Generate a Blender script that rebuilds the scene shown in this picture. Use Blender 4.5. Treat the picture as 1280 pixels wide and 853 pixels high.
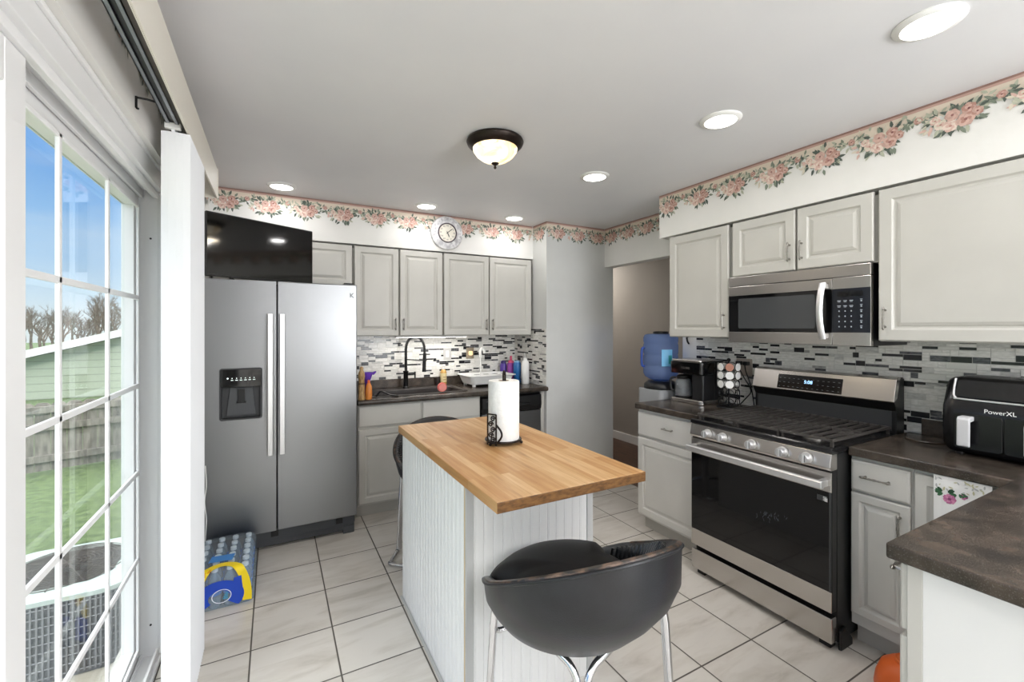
import bpy, bmesh, math, random
from mathutils import Vector, Matrix
R = math.radians
scene = bpy.context.scene
for o in list(bpy.data.objects):
    bpy.data.objects.remove(o)

# ------------------------------------------------------------------ camera, sky, sun, exposure
CAM_H = 1.465
cam_d = bpy.data.cameras.new('camera')
cam = bpy.data.objects.new('camera', cam_d)
scene.collection.objects.link(cam)
cam.location = (0, 0, CAM_H)
cam.rotation_euler = (R(90), 0, R(-28.39))
cam_d.sensor_width = 36.0
cam_d.lens = 550.0 / 1280.0 * 36.0
cam_d.shift_y = -15.8 / 1280.0
cam_d.clip_start = 0.02
scene.camera = cam

scene.view_settings.view_transform = 'Standard'
scene.view_settings.look = 'None'
scene.view_settings.gamma = 1.0
scene.view_settings.use_curve_mapping = False
scene.view_settings.exposure = 0.34

SKY_STRENGTH = 0.95
world = bpy.data.worlds.new('sky')
scene.world = world
world.use_nodes = True
wn = world.node_tree
wn.nodes.clear()
w_out = wn.nodes.new('ShaderNodeOutputWorld')
w_bg = wn.nodes.new('ShaderNodeBackground')
w_tc = wn.nodes.new('ShaderNodeTexCoord')
w_sep = wn.nodes.new('ShaderNodeSeparateXYZ')
w_ramp = wn.nodes.new('ShaderNodeValToRGB')
w_noise = wn.nodes.new('ShaderNodeTexNoise')
w_map = wn.nodes.new('ShaderNodeMapping')
w_mix = wn.nodes.new('ShaderNodeMixRGB')
w_cr = wn.nodes.new('ShaderNodeValToRGB')
el = w_ramp.color_ramp.elements
el[0].position = 0.0; el[0].color = (0.80, 0.86, 0.90, 1)
el[1].position = 0.75; el[1].color = (4.2, 4.2, 4.2, 1)
for pos, c in ((0.05, (0.64, 0.78, 0.92, 1)), (0.16, (0.34, 0.58, 0.92, 1)), (0.33, (0.11, 0.34, 0.84, 1)), (0.52, (2.8, 2.8, 2.85, 1))):
    e = w_ramp.color_ramp.elements.new(pos); e.color = c
w_map.inputs['Scale'].default_value = (2.2, 2.2, 9.0)
w_noise.inputs['Scale'].default_value = 1.6
w_noise.inputs['Detail'].default_value = 5
w_cr.color_ramp.elements[0].position = 0.50; w_cr.color_ramp.elements[0].color = (0, 0, 0, 1)
w_cr.color_ramp.elements[1].position = 0.80; w_cr.color_ramp.elements[1].color = (0.45, 0.45, 0.45, 1)
w_mix.inputs[2].default_value = (0.85, 0.9, 0.96, 1)
wl = wn.links.new
wl(w_tc.outputs['Generated'], w_sep.inputs[0])
wl(w_sep.outputs['Z'], w_ramp.inputs[0])
wl(w_tc.outputs['Generated'], w_map.inputs[0])
wl(w_map.outputs[0], w_noise.inputs['Vector'])
wl(w_noise.outputs[0], w_cr.inputs[0])
wl(w_cr.outputs[0], w_mix.inputs[0])
wl(w_ramp.outputs[0], w_mix.inputs[1])
wl(w_mix.outputs[0], w_bg.inputs[0])
w_bg.inputs[1].default_value = SKY_STRENGTH
wl(w_bg.outputs[0], w_out.inputs[0])

def lamp(name, kind, loc, energy, color=(1, 1, 1), rot=(0, 0, 0), **kw):
    d = bpy.data.lights.new(name, kind)
    d.energy = energy; d.color = color
    for k, v in kw.items():
        setattr(d, k, v)
    o = bpy.data.objects.new(name, d)
    scene.collection.objects.link(o)
    o.location = loc; o.rotation_euler = rot
    return o

def aim(o, d):
    o.rotation_euler = Vector(d).to_track_quat('-Z', 'Y').to_euler()

sun = lamp('sun', 'SUN', (4, -6, 8), 1.2, (1.0, 0.96, 0.9), angle=R(1.0))
aim(sun, (-0.35, 0.8, -0.62))
# unseen fill light added behind the camera, tilted up to brighten the room
LIGHT_REAR_FILL = 85.0
rear_fill = lamp('rear_fill_light', 'AREA', (1.95, -3.05, 1.45), LIGHT_REAR_FILL, (0.965, 0.985, 1.0), shape='RECTANGLE', size=1.45, size_y=1.7)
aim(rear_fill, (0, 1, 0.8))
# bare upward light without a fitting, added out of view to brighten the ceiling
LIGHT_UP = 42.0
up_l = lamp('uplight_fill', 'AREA', (1.9, -1.7, 1.75), LIGHT_UP, (0.965, 0.985, 1.0), rot=(R(180), 0, 0), shape='DISK', size=0.45)
FILL_W = 6.5   # each unseen fill lamp added behind the camera
CAN_W = 2.0      # each recessed light
DOME_W = 3.0
HALL_FILL_W = 13.0

# ------------------------------------------------------------------ mesh helpers
def lin(h):
    h = h.lstrip('#')
    c = [int(h[i:i + 2], 16) / 255 for i in (0, 2, 4)]
    return tuple(x / 12.92 if x <= 0.04045 else ((x + 0.055) / 1.055) ** 2.4 for x in c) + (1,)

def frame(o, u, v, w):
    o, u, v, w = Vector(o), Vector(u), Vector(v), Vector(w)
    return lambda p: o + u * p[0] + v * p[1] + w * p[2]

class MB:
    def __init__(s, T=None):
        s.v = []; s.f = []; s.m = []; s.s = []; s.T = T; s.mi = 0
    def add(s, vs, fs, smooth=False, mi=None):
        n = len(s.v)
        s.v += [Vector(s.T(p)) if s.T else Vector(p) for p in vs]
        for f in fs:
            s.f.append([n + i for i in f]); s.m.append(s.mi if mi is None else mi); s.s.append(smooth)
        return s
    def box(s, a, b, mi=None):
        x0, y0, z0 = a; x1, y1, z1 = b
        return s.add([(x0, y0, z0), (x1, y0, z0), (x1, y1, z0), (x0, y1, z0), (x0, y0, z1), (x1, y0, z1), (x1, y1, z1), (x0, y1, z1)],
                     [(0, 3, 2, 1), (4, 5, 6, 7), (0, 1, 5, 4), (1, 2, 6, 5), (2, 3, 7, 6), (3, 0, 4, 7)], mi=mi)
    def loops(s, L, cap0=True, cap1=True, smooth=True, closed=True, mi=None):
        n = len(L[0]); vs = [p for l in L for p in l]; fs = []
        for i in range(len(L) - 1):
            for j in range(n if closed else n - 1):
                k = (j + 1) % n
                fs.append((i * n + j, i * n + k, (i + 1) * n + k, (i + 1) * n + j))
        if cap0: fs.append(tuple(range(n - 1, -1, -1)))
        if cap1: fs.append(tuple((len(L) - 1) * n + j for j in range(n)))
        return s.add(vs, fs, smooth, mi)
    def tube(s, pts, r, n=10, closed=False, smooth=True, mi=None):
        pts = [Vector(p) for p in pts]; N = len(pts)
        rs = r if isinstance(r, (list, tuple)) else [r] * N
        L = []; prev = None
        for i, p in enumerate(pts):
            if closed: t = pts[(i + 1) % N] - pts[i - 1]
            else: t = pts[min(i + 1, N - 1)] - pts[max(i - 1, 0)]
            t.normalize()
            if prev is None:
                a = Vector((0, 0, 1)) if abs(t.z) < 0.9 else Vector((1, 0, 0))
                x = t.cross(a).normalized()
            else:
                x = (prev - t * prev.dot(t)).normalized()
            prev = x; y = t.cross(x)
            L.append([p + (x * math.cos(2 * math.pi * k / n) + y * math.sin(2 * math.pi * k / n)) * rs[i] for k in range(n)])
        if closed:
            L.append(L[0])
            return s.loops(L, False, False, smooth, mi=mi)
        return s.loops(L, True, True, smooth, mi=mi)
    def lathe(s, prof, c=(0, 0, 0), ax='z', n=32, cap0=True, cap1=True, smooth=True, mi=None):
        L = []
        for r, h in prof:
            l = []
            for k in range(n):
                a = 2 * math.pi * k / n; x = r * math.cos(a); y = r * math.sin(a)
                p = {'z': (x, y, h), 'y': (y, h, x), 'x': (h, x, y), '-y': (x, -h, y), '-x': (-h, y, x)}[ax]
                l.append((c[0] + p[0], c[1] + p[1], c[2] + p[2]))
            L.append(l)
        return s.loops(L, cap0, cap1, smooth, mi=mi)
    def prism(s, poly, h0, h1, plane='xy', smooth=False, mi=None):
        def P(a, b, h):
            return {'xy': (a, b, h), 'xz': (a, h, b), 'yz': (h, a, b)}[plane]
        return s.loops([[P(a, b, h0) for a, b in poly], [P(a, b, h1) for a, b in poly]], True, True, smooth, mi=mi)
    def poly(s, pts, mi=None):
        return s.add(pts, [tuple(range(len(pts)))], mi=mi)
    def disc(s, c, r, T2, n=20, mi=None):
        return s.poly([T2((c[0] + r * math.cos(2 * math.pi * k / n), c[1] + r * math.sin(2 * math.pi * k / n), c[2])) for k in range(n)], mi)
    def sphere(s, c, r, n=16, m=10, mi=None, sc=(1, 1, 1)):
        L = []
        for i in range(1, m):
            a = math.pi * i / m
            L.append([(c[0] + sc[0] * r * math.sin(a) * math.cos(2 * math.pi * k / n), c[1] + sc[1] * r * math.sin(a) * math.sin(2 * math.pi * k / n), c[2] - sc[2] * r * math.cos(a)) for k in range(n)])
        return s.loops(L, True, True, True, mi=mi)
    def build(s, name, mats, parent=None, bevel=0, seg=2, sub=0, local=False, fix=True):
        me = bpy.data.meshes.new(name)
        vs = s.v
        if parent is not None and not local:
            root = parent
            while root.parent is not None: root = root.parent
            Mi = Matrix.Translation(root.location) @ Matrix.Rotation(root.rotation_euler.z, 4, 'Z')
            Mi.invert()
            vs = [Mi @ p for p in vs]
        me.from_pydata([tuple(p) for p in vs], [], s.f)
        if not isinstance(mats, (list, tuple)): mats = [mats]
        for m in mats: me.materials.append(m)
        for i, p in enumerate(me.polygons):
            p.material_index = s.m[i]; p.use_smooth = s.s[i]
        if fix:
            bm = bmesh.new(); bm.from_mesh(me)
            bmesh.ops.recalc_face_normals(bm, faces=bm.faces)
            bm.to_mesh(me); bm.free()
        if any(s.s): me.set_sharp_from_angle(angle=R(42))
        me.update()
        o = bpy.data.objects.new(name, me)
        scene.collection.objects.link(o)
        if parent is not None: o.parent = parent
        if bevel:
            b = o.modifiers.new('edge', 'BEVEL'); b.width = bevel; b.segments = seg; b.limit_method = 'ANGLE'; b.angle_limit = R(40)
            b.harden_normals = False
        if sub:
            b = o.modifiers.new('sub', 'SUBSURF'); b.levels = sub; b.render_levels = sub
        return o

def rrect(x0, y0, x1, y1, r, n=5):
    out = []
    for cx, cy, a0 in ((x1 - r, y1 - r, 0), (x0 + r, y1 - r, 90), (x0 + r, y0 + r, 180), (x1 - r, y0 + r, 270)):
        for i in range(n + 1):
            a = R(a0 + 90 * i / n); out.append((cx + r * math.cos(a), cy + r * math.sin(a)))
    return out

def smooth_path(pts, n=8):
    pts = [Vector(p) for p in pts]; out = []
    P = [pts[0] * 2 - pts[1]] + pts + [pts[-1] * 2 - pts[-2]]
    for i in range(1, len(P) - 2):
        a, b, c, d = P[i - 1:i + 3]
        for k in range(n):
            t = k / n
            out.append(0.5 * ((2 * b) + (c - a) * t + (2 * a - 5 * b + 4 * c - d) * t * t + (3 * b - a - 3 * c + d) * t ** 3))
    out.append(pts[-1])
    return out

def thing(name, label, cat, loc=(0, 0, 0), rz=0, group=None):
    o = bpy.data.objects.new(name, None)
    scene.collection.objects.link(o)
    o.empty_display_size = 0.05
    o.location = loc; o.rotation_euler = (0, 0, rz)
    o['label'] = label; o['category'] = cat
    if group: o['group'] = group
    return o

def tag(o, label, cat, group=None, kind=None):
    o['label'] = label; o['category'] = cat
    if group: o['group'] = group
    if kind: o['kind'] = kind
    return o

def struct(o):
    o['kind'] = 'structure'
    return o

def kids(o):
    return [c for c in bpy.data.objects if c.parent == o]

def dup(root, loc, rz, label, group=None):
    r = root.copy(); scene.collection.objects.link(r)
    r.location = loc; r.rotation_euler = (0, 0, rz); r['label'] = label
    if group: r['group'] = group
    for ch in kids(root):
        c = ch.copy(); scene.collection.objects.link(c); c.parent = r
        for g in kids(ch):
            d = g.copy(); scene.collection.objects.link(d); d.parent = c
    return r

def text(name, body, size, T, mat, parent, ext=0.0006, align='CENTER'):
    """lettering laid in the frame T = (origin, u, v, w)"""
    c = bpy.data.curves.new(name, 'FONT'); c.body = body; c.size = size; c.extrude = ext
    c.align_x = align; c.align_y = 'CENTER'
    t = bpy.data.objects.new(name, c); scene.collection.objects.link(t)
    o_, u, v, w = [Vector(x) for x in T]
    M = Matrix((u.to_4d(), v.to_4d(), w.to_4d(), o_.to_4d())).transposed()
    for i in range(3): M[3][i] = 0
    M[3][3] = 1
    dg = bpy.context.evaluated_depsgraph_get()
    me = bpy.data.meshes.new_from_object(t.evaluated_get(dg))
    bpy.data.objects.remove(t)
    root = parent
    while root.parent is not None: root = root.parent
    Mi = (Matrix.Translation(root.location) @ Matrix.Rotation(root.rotation_euler.z, 4, 'Z')).inverted()
    me.transform(Mi @ M)
    me.materials.clear(); me.materials.append(mat)
    o = bpy.data.objects.new(name, me); scene.collection.objects.link(o); o.parent = parent
    return o

# ------------------------------------------------------------------ materials
MATS = {}
def mat(name, col, rough=0.5, metal=0.0, spec=0.5, coat=0.0, emit=None, es=0.0, alpha=1.0, trans=0.0, ior=1.45):
    m = bpy.data.materials.new(name); m.use_nodes = True
    b = m.node_tree.nodes['Principled BSDF']
    b.inputs['Base Color'].default_value = lin(col) if isinstance(col, str) else col
    b.inputs['Roughness'].default_value = rough
    b.inputs['Metallic'].default_value = metal
    b.inputs['Specular IOR Level'].default_value = spec
    b.inputs['Coat Weight'].default_value = coat
    b.inputs['Coat Roughness'].default_value = 0.08
    b.inputs['IOR'].default_value = ior
    b.inputs['Alpha'].default_value = alpha
    b.inputs['Transmission Weight'].default_value = trans
    if emit is not None:
        b.inputs['Emission Color'].default_value = lin(emit)
        b.inputs['Emission Strength'].default_value = es
    MATS[name] = m
    return m

def nt(m):
    t = m.node_tree
    return t, t.nodes['Principled BSDF'], t.nodes.new, t.links.new

def add_noise_color(m, c1, c2, scale=(1, 1, 1), ns=5.0, detail=4, lo=0.35, hi=0.65, bump=0.0, rough=None, dist=0.0):
    t, b, N, L = nt(m)
    tc = N('ShaderNodeTexCoord'); mp = N('ShaderNodeMapping'); no = N('ShaderNodeTexNoise'); cr = N('ShaderNodeValToRGB')
    mp.inputs['Scale'].default_value = scale
    no.inputs['Scale'].default_value = ns; no.inputs['Detail'].default_value = detail; no.inputs['Distortion'].default_value = dist
    cr.color_ramp.elements[0].position = lo; cr.color_ramp.elements[0].color = lin(c1)
    cr.color_ramp.elements[1].position = hi; cr.color_ramp.elements[1].color = lin(c2)
    L(tc.outputs['Object'], mp.inputs[0]); L(mp.outputs[0], no.inputs['Vector']); L(no.outputs[0], cr.inputs[0]); L(cr.outputs[0], b.inputs['Base Color'])
    if bump:
        bp = N('ShaderNodeBump'); bp.inputs['Strength'].default_value = bump; bp.inputs['Distance'].default_value = 0.01
        L(no.outputs[0], bp.inputs['Height']); L(bp.outputs[0], b.inputs['Normal'])
    if rough:
        mr = N('ShaderNodeMapRange'); mr.inputs['To Min'].default_value = rough[0]; mr.inputs['To Max'].default_value = rough[1]
        L(no.outputs[0], mr.inputs[0]); L(mr.outputs[0], b.inputs['Roughness'])
    return m

M_wall = mat('white wall paint', '#ebe9e5', 0.6)
add_noise_color(M_wall, '#e8e7e3', '#edebe8', ns=3, bump=0.02)
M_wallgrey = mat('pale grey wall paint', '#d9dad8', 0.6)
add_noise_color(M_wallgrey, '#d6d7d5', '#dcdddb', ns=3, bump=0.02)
M_ceil = mat('ceiling paint', '#e6e6e6', 0.45)
add_noise_color(M_ceil, '#e0e0e3', '#e4e4e6', ns=2, bump=0.01)
M_hall = mat('taupe hall paint', '#a9a39c', 0.6)
add_noise_color(M_hall, '#a6a099', '#aca69f', ns=2)
M_trim = mat('white gloss trim', '#f1f1f0', 0.35)
add_noise_color(M_trim, '#efefee', '#f3f3f2', ns=2)
M_cab = mat('pale grey cabinet paint', '#d3d0c8', 0.38)
add_noise_color(M_cab, '#c4c2bc', '#c9c7c1', ns=4)
M_cabin = mat('cabinet reveal grey', '#98958d', 0.5)
add_noise_color(M_cabin, '#95928a', '#9b9890', ns=4)
M_cabw = mat('off white cabinet paint', '#dcdad5', 0.4)
add_noise_color(M_cabw, '#d0cfcb', '#d5d4d0', ns=4)
M_kick = mat('toe kick vinyl', '#b5b2ab', 0.5)
M_bead = mat('white beadboard paint', '#e9e9e8', 0.45)
M_post = mat('grey primed trim', '#b9bab9', 0.5)
M_steel = mat('brushed stainless', '#8d8e90', 0.33, 1.0)
def brushed(m, scale, amt=0.10, bump=0.03):
    t, b, N, L = nt(m)
    tc = N('ShaderNodeTexCoord'); mp = N('ShaderNodeMapping'); no = N('ShaderNodeTexNoise'); mr = N('ShaderNodeMapRange')
    mp.inputs['Scale'].default_value = scale
    no.inputs['Scale'].default_value = 1.0; no.inputs['Detail'].default_value = 3
    base = b.inputs['Roughness'].default_value
    mr.inputs['To Min'].default_value = base - amt; mr.inputs['To Max'].default_value = base + amt
    L(tc.outputs['Object'], mp.inputs[0]); L(mp.outputs[0], no.inputs['Vector']); L(no.outputs[0], mr.inputs[0]); L(mr.outputs[0], b.inputs['Roughness'])
    n2 = N('ShaderNodeTexNoise'); n2.inputs['Scale'].default_value = 2.2; n2.inputs['Detail'].default_value = 1
    L(tc.outputs['Object'], n2.inputs['Vector'])
    bp = N('ShaderNodeBump'); bp.inputs['Strength'].default_value = bump; bp.inputs['Distance'].default_value = 0.05
    L(n2.outputs[0], bp.inputs['Height']); L(bp.outputs[0], b.inputs['Normal'])
brushed(M_steel, (3, 3, 300), 0.08, 0.05)
M_steel2 = mat('warm brushed steel', '#c4c0bc', 0.24, 1.0)
brushed(M_steel2, (2, 2, 260), 0.012, 0.004)
M_handle = mat('satin steel handle', '#dededf', 0.36, 0.85)
M_chrome = mat('chrome', '#d8d9dc', 0.09, 1.0)
M_nickel = mat('antique nickel pull', '#9d9a94', 0.3, 1.0)
M_black = mat('black plastic', '#131314', 0.35)
M_blackgloss = mat('black glass', '#08080a', 0.06, coat=0.5)
M_ovenglass = mat('oven door glass', '#0a0a0c', 0.05, spec=0.5)
M_matteblack = mat('matte black metal', '#161617', 0.45, 0.3)
M_iron = mat('cast iron', '#4c4845', 0.33, 0.35)
M_darkgrey = mat('dark grey plastic', '#3a3b3d', 0.5)
M_grille = mat('charcoal grille', '#4b4d50', 0.55)
M_white = mat('white plastic', '#eeeeec', 0.4)
M_paper = mat('white paper towel', '#f2f2f0', 0.9)
add_noise_color(M_paper, '#efefed', '#f5f5f3', ns=60, bump=0.25)
M_bronze = mat('dark bronze', '#2e2622', 0.35, 0.7)
M_counter = mat('dark granite laminate', '#3b342f', 0.27, spec=0.4)
def granite(m):
    t, b, N, L = nt(m)
    tc = N('ShaderNodeTexCoord')
    n1 = N('ShaderNodeTexNoise'); n1.inputs['Scale'].default_value = 14; n1.inputs['Detail'].default_value = 6
    n2 = N('ShaderNodeTexNoise'); n2.inputs['Scale'].default_value = 380; n2.inputs['Detail'].default_value = 3
    c1 = N('ShaderNodeValToRGB'); c2 = N('ShaderNodeValToRGB'); mx = N('ShaderNodeMixRGB')
    e = c1.color_ramp.elements
    e[0].position = 0.32; e[0].color = lin('#2a2522'); e[1].position = 0.72; e[1].color = lin('#594d44')
    k = e.new(0.5); k.color = lin('#3e362f')
    e = c2.color_ramp.elements
    e[0].position = 0.56; e[0].color = (0, 0, 0, 1); e[1].position = 0.70; e[1].color = (0.45, 0.45, 0.45, 1)
    mx.inputs[2].default_value = lin('#7f7a75')
    L(tc.outputs['Object'], n1.inputs['Vector']); L(tc.outputs['Object'], n2.inputs['Vector'])
    L(n1.outputs[0], c1.inputs[0]); L(n2.outputs[0], c2.inputs[0]); L(c2.outputs[0], mx.inputs[0]); L(c1.outputs[0], mx.inputs[1]); L(mx.outputs[0], b.inputs['Base Color'])
granite(M_counter)
M_butcher = mat('butcher block', '#c99a60', 0.42)
def butcher(m):
    t, b, N, L = nt(m)
    tc = N('ShaderNodeTexCoord'); mp = N('ShaderNodeMapping'); mp.inputs['Rotation'].default_value = (0, 0, R(90))
    br = N('ShaderNodeTexBrick'); br.offset = 0.37; br.offset_frequency = 2; br.squash = 1.0
    br.inputs['Scale'].default_value = 1.0; br.inputs['Brick Width'].default_value = 0.46; br.inputs['Row Height'].default_value = 0.036
    br.inputs['Mortar Size'].default_value = 0.0004; br.inputs['Mortar Smooth'].default_value = 0.6; br.inputs['Bias'].default_value = 0.0
    br.inputs['Color1'].default_value = lin('#dcbb8d'); br.inputs['Color2'].default_value = lin('#bf9059'); br.inputs['Mortar'].default_value = lin('#a87a46')
    mp2 = N('ShaderNodeMapping'); mp2.inputs['Scale'].default_value = (26, 2.2, 26)
    no = N('ShaderNodeTexNoise'); no.inputs['Scale'].default_value = 2.2; no.inputs['Detail'].default_value = 6
    cr = N('ShaderNodeValToRGB'); cr.color_ramp.elements[0].position = 0.3; cr.color_ramp.elements[0].color = lin('#d9bb93'); cr.color_ramp.elements[1].position = 0.75; cr.color_ramp.elements[1].color = (1, 1, 1, 1)
    mx = N('ShaderNodeMixRGB'); mx.blend_type = 'MULTIPLY'; mx.inputs[0].default_value = 0.7
    # worn dark streaks
    mp3 = N('ShaderNodeMapping'); mp3.inputs['Scale'].default_value = (16, 1.6, 16)
    n3 = N('ShaderNodeTexNoise'); n3.inputs['Scale'].default_value = 1.7; n3.inputs['Detail'].default_value = 3
    c3 = N('ShaderNodeValToRGB'); c3.color_ramp.elements[0].position = 0.60; c3.color_ramp.elements[0].color = (0, 0, 0, 1); c3.color_ramp.elements[1].position = 0.8; c3.color_ramp.elements[1].color = (0.7, 0.7, 0.7, 1)
    m3 = N('ShaderNodeMixRGB'); m3.inputs[2].default_value = lin('#8a5b30')
    L(tc.outputs['Object'], mp.inputs[0]); L(mp.outputs[0], br.inputs['Vector'])
    L(tc.outputs['Object'], mp2.inputs[0]); L(mp2.outputs[0], no.inputs['Vector']); L(no.outputs[0], cr.inputs[0])
    L(br.outputs[0], mx.inputs[1]); L(cr.outputs[0], mx.inputs[2])
    L(tc.outputs['Object'], mp3.inputs[0]); L(mp3.outputs[0], n3.inputs['Vector']); L(n3.outputs[0], c3.inputs[0]); L(c3.outputs[0], m3.inputs[0]); L(mx.outputs[0], m3.inputs[1])
    L(m3.outputs[0], b.inputs['Base Color'])
butcher(M_butcher)
M_endgrain = mat('butcher block edge', '#7e5a35', 0.45)
add_noise_color(M_endgrain, '#523518', '#7d5830', scale=(22, 30, 60), ns=1.5, detail=4)

M_floor = mat('marbled floor tile', '#d8d4cd', 0.24)
TILE, TX, TY = 0.3447, -0.094, 3.010
def floor_tiles(m):
    t, b, N, L = nt(m)
    tc = N('ShaderNodeTexCoord'); sp = N('ShaderNodeSeparateXYZ')
    L(tc.outputs['Object'], sp.inputs[0])
    def mth(op, a, bb=None):
        n = N('ShaderNodeMath'); n.operation = op
        for i, x in enumerate((a, bb)):
            if x is None: continue
            if isinstance(x, (int, float)): n.inputs[i].default_value = x
            else: L(x, n.inputs[i])
        return n.outputs[0]
    def axis(out, off):
        q = mth('DIVIDE', mth('SUBTRACT', out, off - 20 * TILE), TILE)
        fr = mth('FRACT', q)
        d = mth('MINIMUM', fr, mth('SUBTRACT', 1.0, fr))
        return mth('FLOOR', q), d
    ix, dx = axis(sp.outputs[0], TX)
    iy, dy = axis(sp.outputs[1], TY)
    d = mth('MINIMUM', dx, dy)
    g = N('ShaderNodeMapRange'); g.inputs['From Min'].default_value = 0.0075; g.inputs['From Max'].default_value = 0.0125
    L(d, g.inputs[0])
    # marble veins, shifted from tile to tile
    cb = N('ShaderNodeCombineXYZ'); L(mth('MULTIPLY', ix, 3.7), cb.inputs[0]); L(mth('MULTIPLY', iy, 5.3), cb.inputs[1])
    va = N('ShaderNodeVectorMath'); va.operation = 'ADD'; L(tc.outputs['Object'], va.inputs[0]); L(cb.outputs[0], va.inputs[1])
    mp = N('ShaderNodeMapping'); mp.inputs['Rotation'].default_value = (0, 0, R(-32)); mp.inputs['Scale'].default_value = (2.2, 9, 1)
    L(va.outputs[0], mp.inputs[0])
    no = N('ShaderNodeTexNoise'); no.inputs['Scale'].default_value = 1.3; no.inputs['Detail'].default_value = 6; no.inputs['Roughness'].default_value = 0.6; no.inputs['Distortion'].default_value = 0.5
    L(mp.outputs[0], no.inputs['Vector'])
    cr = N('ShaderNodeValToRGB'); e = cr.color_ramp.elements
    e[0].position = 0.30; e[0].color = lin('#c2bcb3'); e[1].position = 0.56; e[1].color = lin('#d9d4cd')
    k = e.new(0.42); k.color = lin('#d0cac2')
    L(no.outputs[0], cr.inputs[0])
    mx = N('ShaderNodeMixRGB'); mx.inputs[1].default_value = lin('#5e5953')
    L(g.outputs[0], mx.inputs[0]); L(cr.outputs[0], mx.inputs[2]); L(mx.outputs[0], b.inputs['Base Color'])
    rg = N('ShaderNodeMapRange'); rg.inputs['To Min'].default_value = 0.8; rg.inputs['To Max'].default_value = 0.24
    L(g.outputs[0], rg.inputs[0]); L(rg.outputs[0], b.inputs['Roughness'])
    bp = N('ShaderNodeBump'); bp.inputs['Strength'].default_value = 0.4; bp.inputs['Distance'].default_value = 0.003
    L(g.outputs[0], bp.inputs['Height']); L(bp.outputs[0], b.inputs['Normal'])
floor_tiles(M_floor)
M_wood = mat('dark hall floor wood', '#4a3224', 0.4)
add_noise_color(M_wood, '#3a2519', '#5d4130', scale=(14, 1.5, 1), ns=3)
M_leather = mat('black leather', '#141416', 0.34, spec=0.55)
def leather(m, c1='#101012', c2='#26272a'):
    add_noise_color(m, c1, c2, ns=7, detail=5, lo=0.4, hi=0.85)
    t, b, N, L = nt(m)
    vo = N('ShaderNodeTexVoronoi'); vo.inputs['Scale'].default_value = 260
    tc = N('ShaderNodeTexCoord'); L(tc.outputs['Object'], vo.inputs['Vector'])
    bp = N('ShaderNodeBump'); bp.inputs['Strength'].default_value = 0.12; bp.inputs['Distance'].default_value = 0.002
    L(vo.outputs[0], bp.inputs['Height']); L(bp.outputs[0], b.inputs['Normal'])
leather(M_leather)
M_shell = mat('charcoal leather shell', '#232427', 0.36, spec=0.5)
leather(M_shell, '#191a1d', '#2b2d32')
M_piping = mat('worn leather piping', '#2c2724', 0.35)
add_noise_color(M_piping, '#151414', '#6d5545', ns=38, detail=4, lo=0.42, hi=0.72)
M_vinyl = mat('white vinyl blind', '#e9eaec', 0.45)
M_vinylfr = mat('white vinyl door frame', '#eeeeef', 0.35)
M_valance = mat('cream valance', '#e6e1d6', 0.45)
M_glass = bpy.data.materials.new('window glass'); M_glass.use_nodes = True
t = M_glass.node_tree; t.nodes.clear()
o_ = t.nodes.new('ShaderNodeOutputMaterial'); mx_ = t.nodes.new('ShaderNodeMixShader'); tr_ = t.nodes.new('ShaderNodeBsdfTransparent'); gl_ = t.nodes.new('ShaderNodeBsdfGlossy')
gl_.inputs['Roughness'].default_value = 0.02; tr_.inputs[0].default_value = (0.96, 0.98, 0.97, 1)
fr_ = t.nodes.new('ShaderNodeFresnel'); fr_.inputs[0].default_value = 1.3
ml_ = t.nodes.new('ShaderNodeMath'); ml_.operation = 'MULTIPLY'; ml_.inputs[1].default_value = 0.22
t.links.new(fr_.outputs[0], ml_.inputs[0]); t.links.new(ml_.outputs[0], mx_.inputs[0]); t.links.new(tr_.outputs[0], mx_.inputs[1]); t.links.new(gl_.outputs[0], mx_.inputs[2]); t.links.new(mx_.outputs[0], o_.inputs[0])
def clear_plastic(name, tint, fac=0.25, rough=0.08):
    m = bpy.data.materials.new(name); m.use_nodes = True
    t = m.node_tree; t.nodes.clear()
    o = t.nodes.new('ShaderNodeOutputMaterial'); mx = t.nodes.new('ShaderNodeMixShader'); tr = t.nodes.new('ShaderNodeBsdfTransparent'); pr = t.nodes.new('ShaderNodeBsdfPrincipled')
    tr.inputs[0].default_value = lin(tint); pr.inputs['Base Color'].default_value = lin(tint); pr.inputs['Roughness'].default_value = rough
    mx.inputs[0].default_value = fac
    t.links.new(tr.outputs[0], mx.inputs[1]); t.links.new(pr.outputs[0], mx.inputs[2]); t.links.new(mx.outputs[0], o.inputs[0])
    return m
M_bluejug = clear_plastic('blue jug plastic', '#b4ccf8', 0.18, 0.1)
M_carafe = clear_plastic('carafe glass', '#d9dcdf', 0.16, 0.04)
M_film = clear_plastic('shrink film', '#e6eef4', 0.16, 0.12)
M_bottle = clear_plastic('water bottle plastic', '#cfe2f0', 0.30, 0.1)
M_lens = mat('light lens', '#ffffff', 0.5, emit='#fffaf2', es=6.0)
M_dome = mat('alabaster glass', '#f4e6c8', 0.3, emit='#ffe6b4', es=1.15)
def dome_nodes(m):
    t, b, N, L = nt(m)
    tc = N('ShaderNodeTexCoord'); no = N('ShaderNodeTexNoise'); no.inputs['Scale'].default_value = 9; no.inputs['Detail'].default_value = 3; no.inputs['Distortion'].default_value = 1.2
    cr = N('ShaderNodeValToRGB'); cr.color_ramp.elements[0].position = 0.35; cr.color_ramp.elements[0].color = lin('#d2b27c'); cr.color_ramp.elements[1].position = 0.62; cr.color_ramp.elements[1].color = lin('#fff4dc')
    L(tc.outputs['Object'], no.inputs['Vector']); L(no.outputs[0], cr.inputs[0]); L(cr.outputs[0], b.inputs['Emission Color']); L(cr.outputs[0], b.inputs['Base Color'])
dome_nodes(M_dome)
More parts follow.
